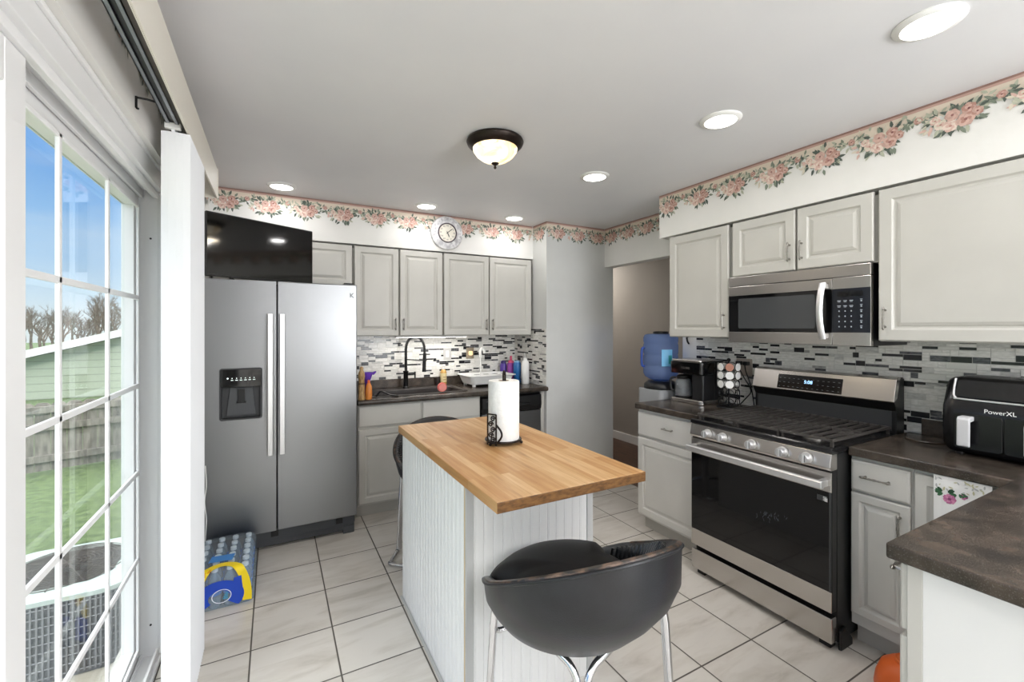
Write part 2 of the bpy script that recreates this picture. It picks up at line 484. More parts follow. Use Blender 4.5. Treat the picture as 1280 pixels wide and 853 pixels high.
def flat(name, col, rough=0.6, **k):
    return mat(name, col, rough, **k)
# ------------------------------------------------------------------ the room shell
CE = 2.47
XL, XR, YB = -0.402, 2.948, 4.10       # inner faces of left wall, right wall, back wall
XS, YS = 2.578, 3.728                  # soffit faces
ZS = 2.148                             # soffit underside
YP = 3.48                              # front of the pillar by the doorway
def wallbox(name, a, b, m):
    return struct(MB().box(a, b).build(name, m))
struct(MB().box((-0.56, -3.2, -0.1), (2.948, 4.2, 0)).build('floor', M_floor))
struct(MB().box((2.948, -3.2, -0.1), (4.1, 6.0, 0.0)).build('floor_hall', M_wood))
wallbox('ceiling', (-0.65, -3.3, CE), (4.2, 6.1, CE + 0.15), M_ceil)
wallbox('wall_back', (-0.65, YB, 0), (2.25, YB + 0.12, CE), M_wall)
wallbox('wall_right', (XR, -3.2, 0), (3.06, 2.51, CE), M_wall)
wallbox('wall_right_header', (XR, 2.51, 2.083), (3.06, YP, CE), M_wall)
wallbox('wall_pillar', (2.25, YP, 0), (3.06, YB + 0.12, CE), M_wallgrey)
wallbox('wall_soffit_back', (XL, YS, ZS), (2.25, YB, CE), M_wall)
wallbox('wall_soffit_right', (XS, -0.6, ZS), (XR, 2.412, CE), M_wall)
wallbox('wall_hall', (4.01, -3.2, 0), (4.13, 6.0, CE), M_hall)
wallbox('wall_hall_end', (3.06, 5.88, 0), (4.01, 6.0, CE), M_hall)
wallbox('wall_hall_side', (2.94, YB + 0.12, 0), (3.06, 6.0, CE), M_hall)
wallbox('wall_rear_low', (-0.65, -3.2, 0), (4.13, -3.1, 0.55), M_wall)
wallbox('wall_rear_high', (-0.65, -3.2, 2.32), (4.13, -3.1, CE), M_wall)
wallbox('wall_rear_corner', (-0.65, -3.2, 0.55), (1.2, -3.1, 2.32), M_wall)
wallbox('wall_rear_end', (2.7, -3.2, 0.55), (4.13, -3.1, 2.32), M_wall)
# left wall: the sliding door stands in a shallow recess under a furred-out header
DY0, DY1, DZ = 0.02, 2.46, 2.07
wallbox('wall_left', (-0.56, DY1 + 0.06, 0), (XL, YB, CE), M_wall)
wallbox('wall_left_rear', (-0.56, -3.2, 0), (XL, DY0 - 0.06, CE), M_wall)
wallbox('wall_left_header', (-0.56, DY0 - 0.06, 2.150), (XL, DY1 + 0.06, CE), M_wall)
wallbox('baseboard_hall', (3.995, -3.1, 0), (4.01, 5.88, 0.10), M_trim)
wallbox('baseboard_pillar', (3.06, YP + 0.02, 0), (3.075, 5.88, 0.10), M_trim)

# sliding patio door
door = thing('door_1', 'white vinyl sliding patio door with a white muntin grid', 'door', (-0.5, 1.24, 0))
door['kind'] = 'structure'
m = MB()
# casing on the room side, jambs, head, sill track
m.box((-0.455, DY0 - 0.06, 2.066), (-0.432, DY1 + 0.06, 2.150))
m.box((-0.432, DY0 - 0.06, 2.135), (-0.422, DY1 + 0.06, 2.150))
m.box((-0.455, DY1, 0), (-0.432, DY1 + 0.06, 2.066))
m.box((-0.455, DY0 - 0.06, 0), (-0.432, DY0, 2.066))
m.box((-0.56, DY1, 0), (-0.45, DY1 + 0.06, DZ + 0.08))
m.box((-0.56, DY0 - 0.06, 0), (-0.45, DY0, DZ + 0.08))
m.box((-0.56, DY0, DZ), (-0.45, DY1, DZ + 0.08))
m.box((-0.47, DY0, DZ - 0.03), (-0.452, DY1, DZ))
m.box((-0.515, DY0, DZ - 0.035), (-0.503, DY1, DZ))
m.build('door_frame', M_vinylfr, door, bevel=0.002)
m = MB()
m.box((-0.60, DY0, 0.0), (-0.44, DY1, 0.022))
m.box((-0.462, DY0, 0.022), (-0.452, DY1, 0.05))
m.box((-0.514, DY0, 0.022), (-0.506, DY1, 0.04))
m.build('sill_track', M_vinylfr, door, bevel=0.0015)
def sash(name, x0, x1, y0, y1, z0, z1, w, wt, parent):
    m = MB()
    m.box((x0, y0, z0), (x1, y0 + w, z1)); m.box((x0, y1 - w, z0), (x1, y1, z1))
    m.box((x0, y0 + w, z0), (x1, y1 - w, z0 + wt)); m.box((x0, y0 + w, z1 - wt), (x1, y1 - w, z1))
    return m.build(name, M_vinylfr, parent, bevel=0.003)
far = sash('fixed_sash', -0.560, -0.518, 1.16, 2.455, 0.022, DZ - 0.002, 0.075, 0.085, door)
MB().box((-0.553, 1.235, 0.107), (-0.549, 2.38, DZ - 0.087)).build('pane', M_glass, far)
m = MB()
for y in (1.613, 2.006):
    m.box((-0.513, y - 0.010, 0.09), (-0.503, y + 0.010, 1.99))
for z in (0.485, 0.853, 1.222, 1.595):
    m.box((-0.513, 1.21, z - 0.010), (-0.503, 2.395, z + 0.010))
m.box((-0.513, 2.385, 0.09), (-0.503, 2.40, 1.99)); m.box((-0.513, 1.2, 0.09), (-0.503, 1.215, 1.99))
m.box((-0.513, 1.2, 1.975), (-0.503, 2.4, 1.99)); m.box((-0.513, 1.2, 0.09), (-0.503, 2.4, 0.105))
m.build('muntin_grid', M_vinylfr, far, bevel=0.003)
near = sash('sliding_sash', -0.502, -0.464, 0.03, 1.315, 0.05, DZ - 0.03, 0.085, 0.09, door)
MB().box((-0.490, 0.115, 0.14), (-0.486, 1.23, DZ - 0.12)).build('pane', M_glass, near)
m = MB()
for y in (0.40, 0.80):
    m.box((-0.480, y - 0.010, 0.14), (-0.472, y + 0.010, DZ - 0.12))
for z in (0.485, 0.853, 1.222, 1.595):
    m.box((-0.480, 0.115, z - 0.010), (-0.472, 1.232, z + 0.010))
m.build('muntin_grid', M_vinylfr, near, bevel=0.003)
m = MB()
for z in (0.16, 1.86): m.lathe([(0.004, 0), (0.004, 0.003)], c=(-0.478, 2.459, z), ax='-y', n=10)
m.build('screw_hole', M_black, door)

# ------------------------------------------------------------------ mosaic backsplash (one mesh per wall)
M_mos = [flat('mosaic white marble', '#e9e7e2', 0.2), flat('mosaic pale grey', '#c9c8c4', 0.2), flat('mosaic mid grey', '#a3a29f', 0.2),
         flat('mosaic black', '#26262a', 0.15), flat('mosaic slate', '#4b4c50', 0.2), flat('mosaic grout', '#cfcdc8', 0.8), flat('mosaic pearl', '#dcdbd6', 0.15)]
for mm_, a_, b_ in ((M_mos[0], '#dcdad4', '#f1efeb'), (M_mos[2], '#8d8d8b', '#bdbcb9'), (M_mos[4], '#3a3b40', '#6d6e71'), (M_mos[1], '#bbbab6', '#d6d5d1')):
    add_noise_color(mm_, a_, b_, scale=(1, 1, 3), ns=35, detail=4)
def mosaic(name, T, W, H, seed, cw=0.0155, ch=0.0152):
    rnd = random.Random(seed)
    nx, ny = int(W / cw), int(H / ch)
    cw, ch = W / nx, H / ny
    occ = [[False] * ny for _ in range(nx)]
    m = MB(T)
    m.box((0, 0, 0), (W, H, 0.004), mi=5)
    last_dark = {}
    for j in range(ny):
        i = 0
        while i < nx:
            if occ[i][j]: i += 1; continue
            run = 0
            while i + run < nx and not occ[i + run][j] and run < 7: run += 1
            w = min(run, rnd.choice((2, 3, 4, 4, 5, 5, 6, 6)))
            if run - w == 1: w = run
            h = 1
            if j + 1 < ny and rnd.random() < 0.34 and not any(occ[i + k][j + 1] for k in range(w)): h = 2
            for a in range(w):
                for b in range(h): occ[i + a][j + b] = True
            r = rnd.random()
            dark = False
            near = any(abs(i - q) < 4 for q in last_dark.get(j - 1, []))
            if h == 1 and w >= 4: dark = r < (0.26 if near else 0.50)
            elif h == 1: dark = r < 0.14
            else: dark = r < 0.16 and w <= 5
            if dark:
                mi = 3 if rnd.random() < 0.68 else 4
                last_dark.setdefault(j, []).append(i)
                if h == 2: last_dark.setdefault(j + 1, []).append(i)
            else:
                mi = rnd.choices((0, 1, 2, 6), (0.80, 0.07, 0.01, 0.12))[0]
            g = 0.0009
            x0, x1, y0, y1 = i * cw + g, (i + w) * cw - g, j * ch + g, (j + h) * ch - g
            z = 0.0065
            m.add([(x0, y0, 0.004), (x1, y0, 0.004), (x1, y1, 0.004), (x0, y1, 0.004), (x0 + .0006, y0 + .0006, z), (x1 - .0006, y0 + .0006, z), (x1 - .0006, y1 - .0006, z), (x0 + .0006, y1 - .0006, z)],
                  [(4, 5, 6, 7), (0, 1, 5, 4), (1, 2, 6, 5), (2, 3, 7, 6), (3, 0, 4, 7)], mi=mi)
            i += w
    return struct(m.build(name, M_mos))
mosaic('wall_backsplash_back', frame((0.45, YB, 0.99), (1, 0, 0), (0, 0, 1), (0, -1, 0)), 1.80, 0.42, 3)
mosaic('wall_backsplash_pillar', frame((2.25, YB - 0.007, 0.93), (0, -1, 0), (0, 0, 1), (-1, 0, 0)), 0.613, 0.53, 5)
mosaic('wall_backsplash_right', frame((XR, 2.372, 0.925), (0, -1, 0), (0, 0, 1), (-1, 0, 0)), 2.372, 0.48, 11)

# ------------------------------------------------------------------ floral wallpaper border, one strip per wall face
def c_(h): return flat('border ' + h, h, 0.7)
M_bd = [c_('#e4d6c6'), c_('#99786f'), c_('#caa79b'), c_('#d9b7ab'), c_('#ead7cb'), c_('#9a6a64'), c_('#58625a'), c_('#818a7b'), c_('#b9bba8'), c_('#dcd3c2'), c_('#ba8d81'), c_('#7d4a48')]
def border(name, T, W, seed, period=0.262, phase=0.0, faded=False):
    """T maps (along, down from the ceiling, out of the wall)"""
    rnd = random.Random(seed)
    m = MB(T); lay = [0.0006]
    # the paper: stripe at the top, cream band, scalloped lower edge reached by the flowers
    m.box((0, 0, 0), (W, 0.009, 0.0006), mi=1)
    m.box((0, 0.009, 0), (W, 0.020, 0.0006), mi=2)
    m.box((0, 0.020, 0), (W, 0.070, 0.0006), mi=0)
    def blob(cx, cy, pts, mi):
        if cx < 0.012 or cx > W - 0.012: return
        lay[0] += 0.0000025
        z = lay[0]
        m.poly([(min(max(cx + a, 0), W), max(cy + b, 0.014), z) for a, b in pts], mi)
    def petal(cx, cy, ang, ln, wd, mi):
        n = 7
        pts = []
        for k in range(n):
            a = 2 * math.pi * k / n
            px, py = ln * 0.5 + ln * 0.5 * math.cos(a), wd * 0.5 * math.sin(a)
            pts.append((px * math.cos(ang) - py * math.sin(ang), px * math.sin(ang) + py * math.cos(ang)))
        blob(cx, cy, pts, mi)
    def leaf(cx, cy, ang, ln, mi):
        wd = ln * 0.42
        base = [(0, 0), (ln * 0.35, -wd / 2), (ln * 0.7, -wd * 0.35), (ln, 0), (ln * 0.7, wd * 0.35), (ln * 0.35, wd / 2)]
        blob(cx, cy, [(a * math.cos(ang) - b * math.sin(ang), a * math.sin(ang) + b * math.cos(ang)) for a, b in base], mi)
    def rose(cx, cy, r, pal):
        a0 = rnd.random() * 6
        for k in range(6):
            petal(cx, cy, a0 + k * math.pi / 3, r, r * 0.95, pal[k % 2])
        for k in range(5):
            petal(cx, cy, a0 + 0.5 + k * 2 * math.pi / 5, r * 0.62, r * 0.5, pal[2 - k % 2])
        blob(cx, cy, [(r * 0.2 * math.cos(q), r * 0.2 * math.sin(q)) for q in [k * 1.0472 for k in range(6)]], pal[3])
    n = int(W / period) + 3
    for i in range(-1, n):
        x = i * period + phase
        # faded stems behind
        for k in range(16):
            leaf(x + rnd.uniform(-0.12, 0.12), 0.055 + rnd.uniform(-0.02, 0.03), rnd.uniform(0, 6.28), 0.028, rnd.choice((8, 9, 9)))
        # garland between two bouquets
        for k in range(24):
            q = k / 23; gx = x + 0.092 + q * 0.085
            leaf(gx, 0.052 + 0.018 * math.sin(q * 3.1) + rnd.uniform(-0.008, 0.018), rnd.uniform(0, 6.28), 0.030, rnd.choice((6, 7, 7, 8)))
        rose(x + 0.135, 0.062, 0.017, (2, 10, 3, 11))
        # dark leaves, then pale and pink roses of the bouquet
        for k in range(58):
            a = rnd.uniform(0, 6.28); rr = rnd.uniform(0.015, 0.064)
            leaf(x + rr * 1.35 * math.cos(a), 0.100 + rr * 0.9 * math.sin(a), a + rnd.uniform(-0.7, 0.7), 0.036, rnd.choice((6, 6, 7, 8)))
        for k in range(7):
            leaf(x - 0.082 - rnd.uniform(0, 0.02), 0.108 + rnd.uniform(-0.02, 0.025), rnd.uniform(1.5, 4.5), 0.03, rnd.choice((8, 9, 3)))
        rose(x - 0.050, 0.112, 0.024, (4, 9, 3, 10))
        rose(x - 0.068, 0.088, 0.020, (4, 3, 9, 10))
        rose(x - 0.018, 0.128, 0.028, (3, 4, 3, 10))
        rose(x - 0.012, 0.084, 0.027, (3, 2, 3, 5))
        rose(x + 0.030, 0.118, 0.031, (2, 3, 10, 5))
        rose(x + 0.040, 0.076, 0.026, (2, 10, 3, 11))
        rose(x + 0.066, 0.098, 0.020, (10, 2, 3, 11))
    return struct(m.build(name, M_bd, fix=False))
border('trim_1', frame((XS, 2.412, CE), (0, -1, 0), (0, 0, -1), (-1, 0, 0)), 2.7, 1, phase=0.085)
border('trim_2', frame((XL + 0.004, YS, CE), (1, 0, 0), (0, 0, -1), (0, -1, 0)), 2.25 - XL - 0.01, 2, phase=0.09)
border('trim_3', frame((2.25, YS - 0.002, CE), (0, -1, 0), (0, 0, -1), (-1, 0, 0)), 0.246, 3, phase=0.12)
border('trim_4', frame((2.25, YP, CE), (1, 0, 0), (0, 0, -1), (0, -1, 0)), XR - 2.25 - 0.002, 4, period=0.235, phase=0.13)
border('trim_5', frame((XR, YP - 0.002, CE), (0, -1, 0), (0, 0, -1), (-1, 0, 0)), 1.06, 5, period=0.235, phase=0.10)
border('trim_6', frame((XL, -0.5, CE), (0, 1, 0), (0, 0, -1), (1, 0, 0)), 4.22, 6, phase=0.1)
wallbox('trim_7', (XS + 0.0, 2.412, CE - 0.026), (XR, 2.4135, CE), M_bd[2])
# ------------------------------------------------------------------ cabinets
def rect_loops(m, T, w, h, prof, mi=None):
    L = []
    for ins, z in prof:
        L.append([T((ins, ins, z)), T((w - ins, ins, z)), T((w - ins, h - ins, z)), T((ins, h - ins, z))])
    m.loops(L, True, True, False, mi=mi)

def cab_door(T, w, h, mtl, parent, name='door', th=0.020, st=0.056):
    m = MB()
    st = min(st, w * 0.2, h * 0.24)
    rect_loops(m, T, w, h, [(0, 0), (0, th - 0.005), (0.005, th), (st - 0.010, th), (st - 0.002, th - 0.009), (st + 0.006, th - 0.010), (st + 0.012, th - 0.005), (st + 0.016, th - 0.004), (st + 0.024, th - 0.001)])
    return m.build(name, mtl, parent, bevel=0.0012)

def cab_drawer(T, w, h, mtl, parent, name='drawer', th=0.020):
    m = MB()
    rect_loops(m, T, w, h, [(0, 0), (0, th - 0.007), (0.003, th - 0.003), (0.010, th)])
    return m.build(name, mtl, parent, bevel=0.0012)

def pull(T, L, parent, mtl=None, name='handle'):
    """ornate bar pull lying along v, centred at the frame's origin, standing off along w"""
    m = MB()
    h = L / 2
    for s in (-1, 1):
        m.tube([T((0, s * (h - 0.010), 0)), T((0, s * (h - 0.010), 0.020))], [0.0055, 0.004], n=8)
        m.tube([T((0, s * (h - 0.012), 0.022)), T((0, s * (h - 0.006), 0.0225)), T((0, s * h, 0.022)), T((0, s * (h + 0.006), 0.021))], [0.003, 0.0062, 0.0048, 0.001], n=8)
    N = 17; pts = []; rr = []
    for i in range(N):
        q = -1 + 2 * i / (N - 1)
        pts.append(T((0, q * (h - 0.010), 0.022 + 0.004 * (1 - q * q))))
        rr.append(0.0032 + 0.0016 * abs(math.cos(q * 7.5)) + (0.0012 if abs(q) < 0.15 else 0))
    m.tube(pts, rr, n=8)
    return m.build(name, mtl or M_nickel, parent)

def FB(x, y, z):   # faces -Y (back wall)
    return frame((x, y, z), (1, 0, 0), (0, 0, 1), (0, -1, 0))
def FR(x, y, z):   # faces -X (right wall); u runs towards the camera (-Y)
    return frame((x, y, z), (0, -1, 0), (0, 0, 1), (-1, 0, 0))
def FRu(x, y, z):  # same, but long side along the wall
    return frame((x, y, z), (0, 0, 1), (0, -1, 0), (-1, 0, 0))

DF = 3.728
def back_upper(label, x0, x1, z0, doors, cat='cabinet', hz=1.50):
    t = thing('wall_cabinet', label, cat, ((x0 + x1) / 2, DF, z0), 0, 'grey wall cabinets')
    m = MB(); m.box((x0, DF + 0.014, z0), (x1, YB - 0.008, ZS - 0.030)); m.box((x0, DF + 0.20, ZS - 0.030), (x1, YB - 0.008, ZS - 0.001)); m.build('body', M_cab, t, bevel=0.001)
    for (a, b, side) in doors:
        d = cab_door(FB(a, DF - 0.0005, z0 + 0.004), b - a, ZS - 0.022 - z0, M_cab, t)
        hx = b - 0.028 if side == 'r' else a + 0.028
        pull(frame((hx, DF - 0.0205, hz), (1, 0, 0), (0, 0, 1), (0, -1, 0)), 0.095, d)
    return t
back_upper('short grey cabinet above the steel refrigerator, half hidden by the television', -0.385, 0.556, 1.80, [(-0.375, 0.083, 'r'), (0.09, 0.549, 'l')], hz=1.86)
back_upper('grey two-door wall cabinet over the sink, next to the refrigerator', 0.560, 1.314, 1.400, [(0.567, 0.921, 'r'), (0.933, 1.308, 'l')])
back_upper('grey two-door wall cabinet above the white dish rack, beside the pillar', 1.316, 2.226, 1.400, [(1.322, 1.760, 'r'), (1.769, 2.220, 'l')])

DR = 2.580
def right_upper(label, y0, y1, z0, doors, pl):
    """y0 is the far end (greater), doors as (far, near, handle end)"""
    t = thing('wall_cabinet', label, 'cabinet', (DR, (y0 + y1) / 2, z0), 0, 'grey wall cabinets')
    MB().box((DR + 0.014, y1, z0), (XR - 0.008, y0, ZS - 0.030)).box((DR + 0.20, y1, ZS - 0.030), (XR - 0.008, y0, ZS - 0.001)).build('body', M_cab, t, bevel=0.001)
    for (a, b, side, hz) in doors:
        d = cab_door(FR(DR - 0.0005, a, z0 + 0.004), a - b, ZS - 0.022 - z0, M_cab, t, st=0.062)
        hy = b + 0.028 if side == 'n' else a - 0.028
        pull(frame((DR - 0.0205, hy, hz), (0, -1, 0), (0, 0, 1), (-1, 0, 0)), pl, d)
    return t
right_upper('grey single-door wall cabinet above the coffee maker', 2.318, 1.815, 1.402, [(2.300, 1.822, 'n', 1.51)], 0.10)
right_upper('short grey two-door cabinet directly above the microwave', 1.812, 1.036, 1.788, [(1.795, 1.412, 'n', 1.895), (1.402, 1.046, 'f', 1.895)], 0.10)
right_upper('large grey wall cabinet above the black air fryer', 1.032, 0.30, 1.402, [(1.026, 0.46, 'f', 1.512), (0.452, 0.306, 'f', 1.51)], 0.10)

# sink base cabinet
CT, CTH = 0.920, 0.040
t = thing('sink_base_cabinet', 'pale grey base cabinet under the black sink', 'cabinet', (1.06, 3.55, 0), 0)
YBF = 3.520
m = MB(); m.box((0.560, YBF, 0.10), (1.582, YB - 0.008, CT - CTH - 0.22)); m.box((0.560, YBF, CT - CTH - 0.22), (1.582, YBF + 0.03, CT - CTH - 0.001)); m.box((0.560, YBF + 0.03, CT - CTH - 0.22), (0.585, YB - 0.008, CT - CTH - 0.001)); m.box((1.557, YBF + 0.03, CT - CTH - 0.22), (1.582, YB - 0.008, CT - CTH - 0.001))
m.build('body', M_cab, t)
MB().box((0.560, YBF + 0.06, 0), (1.582, YBF + 0.08, 0.10)).build('toe_kick', M_kick, t)
cab_drawer(FB(0.566, YBF, 0.705), 0.485, 0.160, M_cab, t, 'false_drawer')
cab_drawer(FB(1.066, YBF, 0.705), 0.510, 0.160, M_cab, t, 'false_drawer')
for a, w, s in ((0.566, 0.485, 1), (1.066, 0.510, 0)):
    d = cab_door(FB(a, YBF, 0.115), w, 0.572, M_cab, t)
    pull(frame((a + (w - 0.03 if s else 0.03), YBF - 0.02, 0.60), (1, 0, 0), (0, 0, 1), (0, -1, 0)), 0.095, d)
# end filler beside the pillar
t = thing('end_panel', 'narrow pale grey cabinet end strip between dishwasher and pillar', 'cabinet panel', (2.226, 3.55, 0), 0)
MB().box((2.205, YBF - 0.0, 0), (2.247, YB - 0.008, CT - CTH - 0.001)).build('panel', M_cab, t, bevel=0.002)
MB().box((2.207, YBF - 0.004, 0.10), (2.245, YBF, CT - CTH - 0.01)).build('face_strip', M_cab, t, bevel=0.001)

# dishwasher
t = thing('dishwasher', 'stainless dishwasher with a black control strip, under the counter', 'dishwasher', (1.89, 3.55, 0), 0)
MB().box((1.590, YBF + 0.005, 0.02), (2.200, YB - 0.01, CT - CTH - 0.004)).build('tub', M_black, t)
m = MB(); m.prism([(YBF + 0.005, 0.11), (YBF - 0.025, 0.115), (YBF - 0.028, 0.40), (YBF - 0.025, 0.708), (YBF + 0.005, 0.712)], 1.594, 2.196, 'yz'); m.build('door', M_steel, t, bevel=0.003)
m = MB(); m.prism([(YBF + 0.005, 0.716), (YBF - 0.030, 0.716), (YBF - 0.040, 0.76), (YBF - 0.034, 0.85), (YBF + 0.005, 0.862)], 1.594, 2.196, 'yz'); cp = m.build('control_strip', M_black, t, bevel=0.004)
m = MB(); m.prism([(YBF - 0.036, 0.755), (YBF - 0.052, 0.768), (YBF - 0.050, 0.785), (YBF - 0.034, 0.79)], 1.72, 2.07, 'yz'); m.build('handle', M_black, cp, bevel=0.003)
m = MB()
for i in range(6): m.box((1.63 + i * 0.028, YBF - 0.041, 0.818), (1.645 + i * 0.028, YBF - 0.034, 0.826))
m.build('button', M_darkgrey, cp)
MB().box((1.60, YBF + 0.04, 0), (2.19, YBF + 0.05, 0.10)).build('toe_kick', M_black, t)

# ------------------------------------------------------------------ sink counter with a hole for the sink
YCF = 3.462
SX0, SX1, SY0, SY1 = 0.665, 1.475, 3.560, 4.00
t = thing('countertop', 'dark granite-look countertop around the black sink', 'countertop', (1.4, 3.75, CT - CTH), 0)
m = MB()
z0, z1 = CT - CTH, CT
m.box((0.555, YCF, z0), (2.249, SY0, z1)); m.box((0.555, SY1, z0), (2.249, YB - 0.002, z1))
m.box((0.555, SY0, z0), (SX0, SY1, z1)); m.box((SX1, SY0, z0), (2.249, SY1, z1))
m.build('slab', M_counter, t)
m = MB(); m.tube([(0.555, YCF + 0.004, CT - 0.02), (2.249, YCF + 0.004, CT - 0.02)], 0.02, n=14); m.build('rolled_edge', M_counter, t)
MB().box((0.555, YB - 0.022, CT), (2.235, YB - 0.002, 0.998)).build('backsplash_lip', M_counter, t, bevel=0.003)

M_sink = mat('black composite sink', '#2b2624', 0.4)
add_noise_color(M_sink, '#241f1d', '#3a3330', ns=180)
t = thing('sink', 'black composite sink set into the counter under the wall cabinets', 'sink', ((SX0 + SX1) / 2, 3.78, 0.70), 0)
m = MB()
def rl(x0, y0, x1, y1, r, z): return [(a, b, z) for a, b in rrect(x0, y0, x1, y1, r)]
m.loops([rl(SX0 + .002, SY0 + .002, SX1 - .002, SY1 - .002, .04, CT - .03), rl(SX0 - .018, SY0 - .018, SX1 + .018, SY1 + .018, .05, CT + .001), rl(SX0 - .016, SY0 - .016, SX1 + .016, SY1 + .016, .05, CT + .006), rl(SX0 + .012, SY0 + .012, SX1 - .012, SY1 - .1, .05, CT + .006),
         rl(SX0 + .018, SY0 + .018, SX1 - .018, SY1 - .106, .05, CT - .002), rl(SX0 + .03, SY0 + .03, SX1 - .03, SY1 - .118, .06, CT - .19), rl(SX0 + .08, SY0 + .07, SX1 - .08, SY1 - .16, .06, CT - .205)], False, True, False)
m.build('basin', M_sink, t)
m = MB(); m.lathe([(0.045, 0), (0.045, 0.004), (0.03, 0.002)], c=(1.07, 3.72, CT - .205), n=20); m.build('drain', M_chrome, t)

# faucet with a spring neck
fx, fy = 1.044, 3.945
t = thing('faucet', 'tall black spring-neck faucet standing behind the sink', 'faucet', (fx, fy, CT + 0.006), 0)
m = MB(); m.lathe([(0.028, 0), (0.028, 0.010), (0.021, 0.016), (0.020, 0.14), (0.024, 0.145), (0.024, 0.155)], c=(fx, fy, CT + 0.0062), n=20); m.build('body', M_matteblack, t)
arc = [(fx, fy, 1.075), (fx, fy, 1.24)]
for k in range(0, 19):
    a = R(180 - 10 * k); arc.append((fx + 0.083 + 0.083 * math.cos(a), fy - 0.02 * k / 18, 1.275 + 0.115 * math.sin(a)))
arc.append((fx + 0.168, fy - 0.024, 1.235))
sp = smooth_path(arc, 4)
m = MB(); m.tube(sp[:-1], 0.0085, n=8); m.build('hose', M_matteblack, t)
m = MB()
acc = 0; cpts = []
for i in range(len(sp) - 1):
    a, b = Vector(sp[i]), Vector(sp[i + 1]); seg = (b - a); n_ = max(2, int(seg.length / 0.0012))
    tt = seg.normalized() if seg.length else Vector((0, 0, 1))
    x = tt.cross(Vector((0, 1, 0))).normalized(); y = tt.cross(x)
    for k in range(n_):
        ph = acc * 2 * math.pi / 0.0085; acc += seg.length / n_
        cpts.append(a + seg * (k / n_) + (x * math.cos(ph) + y * math.sin(ph)) * 0.0125)
m.tube(cpts, 0.0026, n=5); m.build('spring', M_matteblack, t)
m = MB(); m.tube([(fx + 0.168, fy - 0.024, 1.24), (fx + 0.166, fy - 0.024, 1.20), (fx + 0.162, fy - 0.024, 1.10), (fx + 0.161, fy - 0.024, 1.068)], [0.015, 0.0165, 0.0165, 0.0185], n=14); m.build('spray_head', M_matteblack, t)
m = MB(); m.tube([(fx, fy, 1.185), (fx + 0.08, fy - 0.012, 1.178), (fx + 0.148, fy - 0.022, 1.172)], 0.005, n=8)
m.tube([(fx + 0.164 + 0.02 * math.cos(a), fy - 0.024 + 0.02 * math.sin(a), 1.172) for a in [R(20 * k) for k in range(18)]], 0.004, n=6, closed=True); m.build('docking_arm', M_matteblack, t)
m = MB(); m.tube([(fx, fy, 1.05), (fx + 0.06, fy - 0.01, 1.052), (fx + 0.078, fy - 0.012, 1.058)], [0.012, 0.010, 0.010], n=10); m.tube([(fx + 0.080, fy - 0.013, 1.01), (fx + 0.080, fy - 0.013, 1.072)], [0.0065, 0.0075], n=8); m.build('lever', M_matteblack, t)

# ------------------------------------------------------------------ refrigerator
FX0, FX1, FY = -0.388, 0.522, 3.300
FT = 1.775
t = thing('refrigerator', 'stainless side-by-side refrigerator with an ice dispenser in its door', 'refrigerator', (0.07, 3.65, 0), 0)
MB().box((FX0 + 0.004, FY + 0.075, 0.06), (FX1 - 0.004, YB - 0.03, FT - 0.012)).build('body', M_darkgrey, t, bevel=0.004)
MB().box((FX0 + 0.006, FY + 0.068, 0.06), (FX1 - 0.006, FY + 0.076, FT - 0.02)).build('gasket', M_black, t)
SE = 0.015
DX0, DX1, DZ0, DZ1 = -0.300, -0.072, 0.884, 1.207
def fridge_door(x0, x1, hole):
    m = MB(); z0, z1 = 0.128, FT
    xs = [x0, x1]; zs = [z0, z1]
    if hole: xs = [x0, DX0, DX1, x1]; zs = [z0, DZ0, DZ1, z1]
    nx, nz = len(xs), len(zs)
    front = [(x, FY, z) for z in zs for x in xs]
    fs = []
    for j in range(nz - 1):
        for i in range(nx - 1):
            if hole and i == 1 and j == 1: continue
            fs.append((j * nx + i, j * nx + i + 1, (j + 1) * nx + i + 1, (j + 1) * nx + i))
    back = len(front)
    vs = front + [(x0, FY + 0.066, z0), (x1, FY + 0.066, z0), (x1, FY + 0.066, z1), (x0, FY + 0.066, z1)]
    fs.append((back, back + 3, back + 2, back + 1))
    fs.append(tuple([back, back + 1] + [i for i in range(nx - 1, -1, -1)]))
    fs.append(tuple([back + 2, back + 3] + [(nz - 1) * nx + i for i in range(nx)]))
    fs.append(tuple([back + 3, back] + [j * nx for j in range(nz)]))
    fs.append(tuple([back + 1, back + 2] + [j * nx + nx - 1 for j in range(nz - 1, -1, -1)]))
    m.add(vs, fs)
    if hole:
        d = 0.045
        m.add([(DX0, FY, DZ0), (DX1, FY, DZ0), (DX1, FY, DZ1), (DX0, FY, DZ1), (DX0, FY + d, DZ0), (DX1, FY + d, DZ0), (DX1, FY + d, DZ1), (DX0, FY + d, DZ1)],
              [(0, 1, 5, 4), (1, 2, 6, 5), (2, 3, 7, 6), (3, 0, 4, 7)])
    o = m.build('door', M_steel, t)
    if not hole:
        b = o.modifiers.new('edge', 'BEVEL'); b.width = 0.006; b.segments = 3; b.limit_method = 'ANGLE'
    return o
dl = fridge_door(FX0, SE - 0.003, True)
dr = fridge_door(SE + 0.003, FX1, False)
